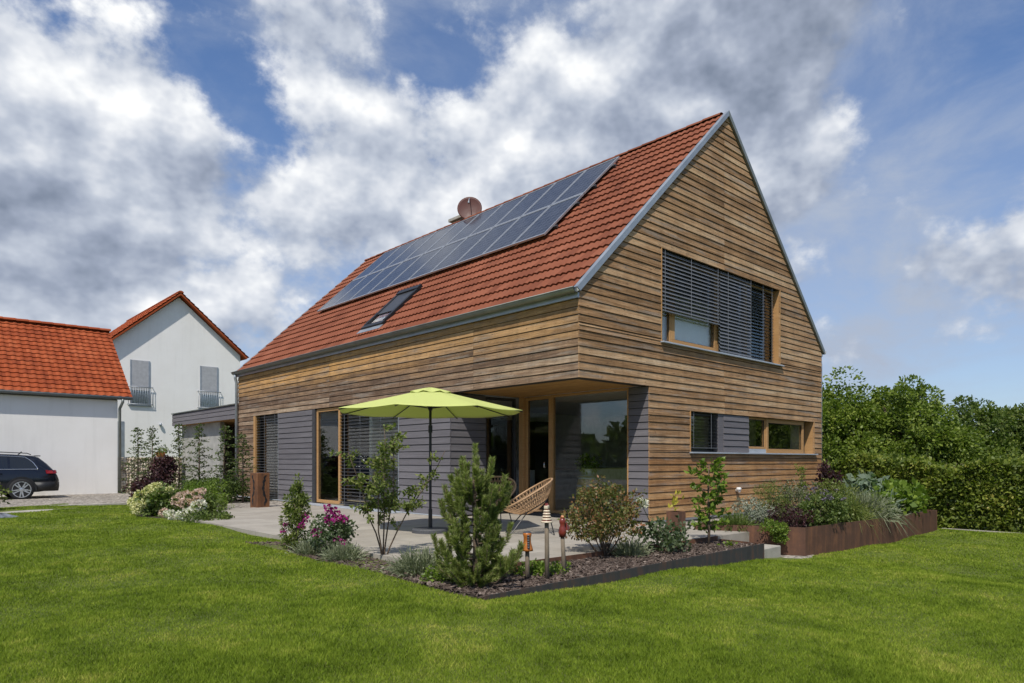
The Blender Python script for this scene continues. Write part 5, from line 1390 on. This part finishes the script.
bush('purple_sage', 'purple grey sage in front of the silver mound', 'herb', (2.75, -2.30, zt), (0.38, 0.32, 0.17), 'leaf_purple', 34, 40, 0.07, 0.045, 0.010, group=G)
t = bush('oregano', 'bushy green oregano with lilac flowers over the planter front', 'herb', (3.55, -2.58, zt), (0.55, 0.40, 0.27), 'leaf_mid', 90, 46, 0.09, 0.045, 0.016, group=G, surf=.5, zc=.26)
sp_ = [(random.gauss(0, .28), random.gauss(0.05, .2), .52 + random.uniform(-.08, .18)) for _ in range(16)]
blooms(t, 'petal_lilac', sp_, 0.055, npet=18)
t = bush('sage', 'tall grey lilac sage behind the oregano', 'herb', (3.95, -1.85, zt), (0.65, 0.45, 0.36), 'leaf_sage', 80, 46, 0.10, 0.05, 0.013, group=G, zc=.33)
bush('fennel', 'yellow green feathery herb left of the sage', 'herb', (3.3, -1.75, zt), (0.30, 0.30, 0.30), 'leaf_apple', 40, 60, 0.08, 0.05, 0.005, group=G, zc=.42)
bush('purple_basil', 'tall dark purple leaved plant against the house corner', 'herb', (6.35, -1.5, zt), (0.20, 0.20, 0.48), 'leaf_purple', 50, 30, 0.08, 0.07, 0.022, group=G, zc=.62)
bush('upright_herb', 'single upright bright green stem beside the purple plant', 'herb', (5.3, -1.35, zt), (0.07, 0.07, 0.42), 'leaf_fresh', 26, 34, 0.05, 0.04, 0.009, group=G, zc=.62)
blades('ornamental_grass', 'yellow green arching grass in the planter middle', 'grass plant', (4.65, -2.50, zt), 620, 0.55, 0.62, 'leaf_apple', 0.007, group=G, base_r=.12, droop=.8)
bush('curry_plant', 'pale yellow green bush behind the arching grass', 'herb', (5.6, -1.9, zt), (0.55, 0.45, 0.36), 'leaf_apple', 70, 46, 0.10, 0.05, 0.013, group=G, zc=.36)
blades('catmint', 'grey blue catmint mound right of the arching grass', 'herb', (5.6, -2.50, zt), 700, 0.60, 0.72, 'leaf_lav', 0.007, group=G, base_r=.16, droop=.5)
blades('leek', 'upright blue green leeks beside the squash', 'vegetable', (6.75, -2.30, zt), 46, 0.62, 0.28, 'leaf_glau', 0.028, group=G, base_r=.22, droop=.5)
bush('lettuce_row', 'light green leafy salad between catmint and leeks', 'vegetable', (6.35, -2.45, zt), (0.25, 0.25, 0.22), 'leaf_fresh', 26, 16, 0.08, 0.10, 0.045, group=G)
t = bush('squash_plant', 'big leaved squash plant at the planter right end', 'vegetable', (7.85, -2.35, zt), (0.85, 0.50, 0.32), 'leaf_fresh', 80, 16, 0.14, 0.13, 0.055, group=G, zc=.28, surf=.4)
bush('kale', 'blue green leaved plant behind the squash', 'vegetable', (7.6, -1.7, zt), (0.45, 0.35, 0.3), 'leaf_glau', 30, 12, 0.12, 0.18, 0.06, group=G, zc=.42)

# left bed: columnar young trees, purple shrub, hydrangeas
def layered(loc, h, seed, label):
    random.seed(seed)
    t = thing('young_tree', label, 'young tree', loc, 0, 'row of slim young trees by the carport')
    b = MB(); b.tube([(0, 0, -.05), (random.gauss(0, .02), random.gauss(0, .02), h * .5), (0, 0, h)], [.028, .02, .006], 7)
    P = []; D = []
    nb = int(h * 22)
    for i in range(nb):
        f = (i + .5) / nb; z = 0.12 + (h - .12) * f; a = i * 2.4 + random.uniform(-.5, .5)
        l = (0.46 * (1 - f) ** .8 + 0.08) * random.uniform(.5, 1.15)
        d = Vector((math.cos(a), math.sin(a), random.uniform(-.05, .45))); q = Vector((0, 0, z)) + d * l
        b.tube([(0, 0, z), Vector((0, 0, z)) + d * l * .5 + Vector((0, 0, .02)), q], [.008, .006, .003], 4)
        for k_ in range(int(14 + 36 * l)):
            g = random.uniform(.15, 1.05); P.append(tuple(Vector((0, 0, z)) + d * l * g)); D.append((d.x * .6 + random.gauss(0, .6), d.y * .6 + random.gauss(0, .6), random.gauss(0, .35)))
    b.build('trunk', M['bark'], t, smooth=True)
    P = np.array(P); P += rng.normal(size=P.shape) * np.array((.035, .035, .02))
    np_mesh('foliage', leaf_quads(P, np.array(D), 0.062 * (.6 + .8 * rng.random(len(P))), 0.019), 4, M['leaf_conifer'], t)
layered((-2.58, 16.4, -.08), 2.30, 21, 'slim young tree nearest the white garage wall')
layered((-2.30, 15.9, -.08), 2.30, 22, 'slim young tree second from the garage, under the wall lamp')
layered((-1.98, 14.4, -.08), 2.35, 23, 'slim young tree before the carport end wall')
layered((-1.70, 13.4, -.08), 2.32, 24, 'slim young tree before the pale carport wall, right of its edge')
layered((-1.38, 12.2, -.08), 2.25, 25, 'dense young tree left of the downpipe')
layered((-1.12, 11.6, -.08), 2.0, 26, 'young tree before the downpipe nearest the rusty column')
random.seed(41)
bush('hedge_shrub', 'leafy green shrub filling the gap below the young trees', 'shrub', (-1.45, 12.7, -.08), (0.7, 1.2, 0.36), 'leaf_conifer', 90, 46, 0.14, 0.07, 0.022, stems=14)
bush('purple_shrub', 'dark purple leaved shrub in front of the gabion wall', 'shrub', (-3.05, 13.3, -.08), (0.45, 0.6, 0.34), 'leaf_purple', 60, 44, 0.14, 0.08, 0.028, stems=14, zc=0.42)
bush('purple_shrub', 'tall upright purple leaved shrub top before the slim trees', 'shrub', (-2.6, 13.5, -.08), (0.22, 0.28, 0.40), 'leaf_purple', 34, 40, 0.12, 0.08, 0.028, stems=8, zc=0.98)
bush('green_shrub', 'fine leaved bright green shrub between the hydrangeas', 'shrub', (-2.95, 9.4, -.08), (0.62, 0.75, 0.38), 'leaf_fresh', 80, 60, 0.10, 0.05, 0.010, stems=10, zc=0.36)
t = bush('hydrangea', 'hydrangea with creamy yellow flower heads by the purple shrub', 'hydrangea', (-3.95, 8.9, -.08), (0.42, 0.62, 0.28), 'leaf_mid', 60, 30, 0.12, 0.08, 0.034, stems=10, zc=0.34)
blooms(t, 'petal_cream', [(-.22, .25, .60), (-.28, .0, .56), (-.15, -.25, .62), (-.05, .45, .64), (.0, -.42, .60), (-.46, .38, .26), (-.50, .10, .20), (-.1, .10, .68), (-.30, .60, .46), (-.46, .55, .32), (-.44, -.1, .34)], 0.20, npet=150, flat=.85, ps=.24)
t = bush('hydrangea', 'hydrangea with pale pink and white flower heads by the terrace', 'hydrangea', (-3.75, 7.35, -.08), (0.42, 0.55, 0.20), 'leaf_mid', 50, 26, 0.11, 0.08, 0.034, stems=10, zc=0.26)
blooms(t, 'petal_pink', [(-.28, .40, .40), (-.22, .2, .48), (-.12, .0, .50), (-.05, -.2, .54), (-.1, -.38, .42), (-.45, .62, .15), (.1, -.05, .60), (-.28, -.2, .36), (-.08, .34, .52), (-.34, .05, .38)], 0.20, npet=150, flat=.85, ps=.24)
blooms(t, 'petal_white', [(-.48, .20, .16), (-.46, -.02, .14), (-.12, -.52, .34), (-.36, -.32, .16), (-.2, -.48, .22)], 0.22, npet=150, flat=.8, ps=.22)
bush('low_perennial', 'low green perennials at the terrace corner by the pink hydrangea', 'plant', (-3.75, 6.45, -.08), (0.45, 0.35, 0.09), 'leaf_mid', 50, 24, 0.07, 0.06, 0.018, stems=3)

sapling('edge_shrub', 'light green twiggy shrub cut off by the left picture edge', 'shrub', (-6.72, 12.9, -.06), 1.0, 0.5, 'leaf_apple', 77, 500, 0.09, 0.03, 3)
# ---------------------------------------------------------------- hedge and trees on the right
def hedge():
    t = thing('beech_hedge', 'trimmed leafy hedge along the right edge of the lawn', 'hedge', (10.3, -5, -0.5))
    n = 120000; L0, L1 = -11.0, 10.0
    y = rng.uniform(L0, L1, n); z = rng.random(n) ** 0.9; h = 1.60 + 0.10 * np.sin(y * 1.9) + 0.08 * np.sin(y * 4.3 + 1) + 0.06 * rng.normal(size=n)
    h *= np.interp(y, [-11, 0, 3, 10], [0.92, 0.95, 1.02, 1.05])
    dep = np.abs(rng.normal(size=n)) * 0.16
    bulge = 0.10 * np.sin(y * 2.7 + z * 3) * np.cos(z * 5 + y) + 0.07 * np.sin(y * 6.1 + z * 8)
    side = rng.random(n)
    x = np.where(side < 0.62, dep - bulge * 0.8, np.where(side < 0.78, 1.1 - dep + bulge, rng.uniform(0, 1.1, n)))
    zz = np.where(side < 0.78, z * h, h - np.abs(rng.normal(size=n)) * 0.10)
    P = np.stack([x, y, zz], 1)
    gapn = np.sin(y * 7.3 + zz * 5.1) * np.sin(zz * 9.7 - y * 3.3) + 0.6 * rng.normal(size=n)
    k = gapn > -0.55; P = P[k]
    out = np.where((side[k] < 0.62)[:, None], np.array((-1.0, 0, 0.15)), np.array((0.3, 0, 0.6)))
    D = out * 0.5 + rng.normal(size=P.shape) * 0.7
    np_mesh('foliage', leaf_quads(P, D, 0.10 * (.6 + .8 * rng.random(len(P))), 0.034), 4, M['leaf_hedge'], t)
    b = MB()
    for i in range(260):
        yy = random.uniform(L0, L1); xx = random.uniform(.3, .8)
        b.tube([(xx, yy, -.05), (xx + random.gauss(0, .12), yy + random.gauss(0, .15), .8), (xx + random.gauss(0, .25), yy + random.gauss(0, .3), 1.6)], [.025, .016, .006], 5)
    b.build('stem', M['bark'], t)
hedge()
b = MB(); b.prism([(9.0, -2.6), (10.22, -2.6), (10.22, -14), (10.12, -14), (10.12, -2.85), (9.0, -2.85)], lambda p: (p[0], p[1], -0.6), lambda p: (p[0], p[1], -0.455))
tag(b.build('hedge_kerb', M['concrete']), kind='structure')
def tree(loc, h, R3, mat, seed, label, ncl=150, per=330, rad=0.50, L=0.13, W=0.045, zc=None):
    random.seed(seed)
    t = thing('broadleaf_tree', label, 'tree', loc, 0, 'broadleaf trees beyond the hedge')
    P, D, C = clumped(ncl, per, rad, R3, 0.55, -0.8)
    zc = zc or (h - R3[2] - 0.3)
    P[:, 2] += zc
    k = P[:, 2] > 0.3; P = P[k]; D = D[k]
    np_mesh('crown', leaf_quads(P, D, L * (.6 + .8 * rng.random(len(P))), W), 4, M[mat], t)
    b = MB(); b.tube([(0, 0, -.3), (.1, 0, h * .3), (.05, .1, h * .55), (0, 0, h * .8)], [.22, .17, .11, .04], 9)
    for c in C[:26]:
        p0 = Vector((0.06, .05, h * random.uniform(.25, .6))); p2 = Vector((c[0] * .85, c[1] * .85, c[2] * .85 + zc)); m = (p0 + p2) * .5 + Vector((random.gauss(0, .2), random.gauss(0, .2), .25))
        b.tube([p0, m, p2], [.06, .035, .012], 5)
    b.build('trunk', M['bark'], t, smooth=True)
TR = [((19.6, 4.4), 6.0, (2.3, 2.3, 2.5), 'leaf_tree', 'broadleaf tree touching the gable edge of the house'),
      ((21.2, 2.4), 6.15, (2.4, 2.4, 2.6), 'leaf_tree', 'tallest light green broadleaf tree beyond the hedge'),
      ((22.6, 0.4), 4.2, (2.0, 2.0, 2.0), 'leaf_tree', 'lower broadleaf tree in the dip between two taller crowns'),
      ((25.2, -0.6), 5.2, (3.0, 3.0, 2.4), 'leaf_dark', 'dark green broadleaf tree right of the dip'),
      ((26.2, -3.4), 5.0, (3.0, 3.0, 2.3), 'leaf_dark', 'dark green broadleaf tree at the right picture edge'),
      ((17.2, 0.8), 3.0, (1.7, 1.7, 1.4), 'leaf_dark', 'low dark tree just above the hedge, left part'),
      ((18.6, -2.4), 2.9, (1.9, 1.9, 1.4), 'leaf_hedge', 'low olive green tree just above the hedge, right part'),
      ((19.5, -7.2), 5.4, (2.6, 2.6, 2.3), 'leaf_tree', 'broadleaf tree farthest right, mirrored in the low window'),
      ((17.0, 4.4), 3.4, (1.6, 1.6, 1.6), 'leaf_hedge', 'small tree between the hedge and the house corner')]
for i, (p, h, R3, mt, lb) in enumerate(TR):
    tree((p[0], p[1], float(ground_z(p[0], p[1]))), h - 1.2, R3, mt, 50 + i, lb)

n = 60000  # ring of wood added out of view, darkens what the terrace glass mirrors
an = rng.random(n) * 2 * PI; rad = 120 + 14 * np.sin(an * 5) + 10 * rng.random(n)
hh = 7 + 2.5 * np.sin(an * 23) + 1.8 * np.sin(an * 61 + 1) + 1.2 * np.sin(an * 131)
k = ~((an > 0.2) & (an < 0.9) & (hh > 20))
P = np.stack([rad * np.cos(an), rad * np.sin(an), -2 + (hh + 2) * rng.random(n) ** 0.8], 1)
tag(np_mesh('reflected_wood', leaf_quads(P, rng.normal(size=(n, 3)), 2.2 * (.6 + .8 * rng.random(n)), 0.8), 4, M['leaf_dark']), 'unseen far green wood added all round to darken the glass reflections', 'wood', kind='stuff')

# ---------------------------------------------------------------- sky and light
world = bpy.data.worlds.new('World'); scene.world = world; world.use_nodes = True
world.node_tree.nodes.clear()
h = NT(world.node_tree)
SUN = Vector((-0.606, -0.385, 1.0)).normalized()
sky = h.node('ShaderNodeTexSky'); sky.sky_type = 'NISHITA'; sky.sun_disc = False
sky.sun_elevation = math.asin(SUN.z); sky.sun_rotation = math.atan2(SUN.x, SUN.y)
sky.air_density = 1.0; sky.dust_density = 0.6; sky.ozone_density = 2.5
d = h.node('ShaderNodeTexCoord').outputs['Generated']
def dirpx(x, y):
    a = (x - 512) / 683; c = (461 - y) / 683
    v = Vector((CU[0] + a * CR[0], CU[1] + a * CR[1], c)); return tuple(v.normalized())
def blob(x, y, s, w):
    dt = h.vmath('DOT_PRODUCT', d, dirpx(x, y))
    return h.math('MULTIPLY', h.math('EXPONENT', h.math('MULTIPLY', h.math('SUBTRACT', dt, 1.0), 1.0 / (s * s))), w)
def total(lst):
    o = lst[0]
    for q in lst[1:]: o = h.math('ADD', o, q)
    return o
st = h.vmath('MULTIPLY', d, (1.0, 1.0, 1.3))
def cloudn(off, det):
    v = h.vmath('ADD', st, off)
    a = h.noise(v, 4.9, det, 0.57); b_ = h.noise(h.vmath('ADD', v, (3.0, 7.0, 1.0)), 13.0, max(2, det - 2), 0.62)
    return h.math('ADD', h.math('MULTIPLY', a, 0.74), h.math('MULTIPLY', b_, 0.26))
n_big = cloudn((0.0, 0.0, 0.0), 12); n_a = cloudn((0.0, 0.0, 0.0), 5); n_off = cloudn((-0.024, -0.016, 0.04), 5)
n_low = h.noise(h.vmath('ADD', st, (4.2, 1.7, 0.3)), 2.6, 6, 0.55, 0.0)
n_wisp = h.noise(h.vmath('ADD', h.vmath('MULTIPLY', d, (1.0, 1.0, 2.2)), (9.0, 2.0, 5.0)), 3.6, 10, 0.6, 0.35)
cover = total([n_big, blob(30, 150, 0.13, 0.17), blob(120, 240, 0.20, 0.17), blob(300, 45, 0.06, 0.13), blob(430, 170, 0.14, 0.13), blob(540, 110, 0.13, 0.16), blob(920, 260, 0.15, 0.08), blob(740, 70, 0.12, 0.12), blob(860, 70, 0.10, 0.10), blob(700, 200, 0.12, 0.10),
               blob(110, 25, 0.08, -0.09), blob(215, 110, 0.07, -0.13), blob(265, 105, 0.05, -0.10), blob(440, 40, 0.06, -0.12), blob(350, 130, 0.04, -0.05), blob(640, 20, 0.06, -0.08), blob(1015, 30, 0.11, -0.16), blob(980, 150, 0.08, -0.08), blob(195, 255, 0.035, -0.06), blob(330, 290, 0.05, -0.04)])
dens = h.mapr(cover, 0.52, 0.635, 0, 1, True)
veil = h.math('ADD', h.mapr(n_wisp, 0.36, 0.72, 0.05, 0.72, True), total([blob(900, 330, 0.25, 0.4), blob(780, 100, 0.2, 0.15), blob(1010, 30, 0.14, -0.3), blob(100, 20, 0.1, -0.15)]), None, True)
lit = h.math('ADD', h.math('MULTIPLY', h.math('SUBTRACT', n_a, n_off), 5.6), h.math('MULTIPLY', h.math('SUBTRACT', n_big, n_a), 2.6))
shade = total([h.math('ADD', lit, 0.50), h.math('MULTIPLY', h.math('SUBTRACT', n_low, 0.5), 0.55), blob(30, 255, 0.10, -0.34), blob(850, 70, 0.19, -0.22), blob(690, 50, 0.10, -0.20), blob(960, 300, 0.16, -0.12), blob(70, 125, 0.07, 0.24), blob(180, 275, 0.07, 0.20), blob(520, 110, 0.09, 0.20), blob(300, 40, 0.07, 0.04), blob(860, 185, 0.06, 0.12)])
shade = h.math('SUBTRACT', shade, h.math('MULTIPLY', h.mapr(cover, 0.64, 0.90, 0, 1), 0.16))
shade = h.math('ADD', h.math('MULTIPLY', shade, 0.50), 0.315)
ccol = h.ramp(shade, [(0.0, (1.7, 2.05, 2.75)), (0.28, (2.7, 3.1, 3.95)), (0.52, (4.1, 4.5, 5.25)), (0.75, (5.9, 6.15, 6.6)), (1.0, (8.3, 8.35, 8.3))])
blue = h.mix(1.0, sky.outputs[0], (0.80, 0.90, 1.06, 1), 'MULTIPLY')
c1 = h.mix(veil, blue, (3.3, 3.8, 4.75, 1)); c2 = h.mix(dens, c1, ccol)
bg = h.node('ShaderNodeBackground'); h.put(bg.inputs[0], c2); bg.inputs[1].default_value = 0.1
wo = h.node('ShaderNodeOutputWorld'); h.l.new(bg.outputs[0], wo.inputs[0])

sl = bpy.data.lights.new('sun', 'SUN'); sl.energy = 3.4; sl.angle = R(0.6); sl.color = (1.0, 0.95, 0.87)
so = bpy.data.objects.new('sun', sl); COL.objects.link(so); so.rotation_euler = (-SUN).to_track_quat('-Z', 'Y').to_euler(); so.location = (0, 0, 30)

# ---------------------------------------------------------------- camera
cd = bpy.data.cameras.new('camera'); co = bpy.data.objects.new('camera', cd); COL.objects.link(co)
cd.lens = 24.01; cd.sensor_width = 36; cd.shift_y = (461 - 341.5) / 1024; cd.clip_end = 3000; cd.clip_start = 0.1
co.location = (CAM[0], CAM[1], 1.16)
co.rotation_euler = Vector((CU[0], CU[1], 0)).to_track_quat('-Z', 'Y').to_euler()
scene.camera = co
vs = scene.view_settings
vs.view_transform = 'Standard'; vs.look = 'None'; vs.exposure = 0.38; vs.gamma = 1
scene.cycles.max_bounces = 6; scene.cycles.transparent_max_bounces = 16
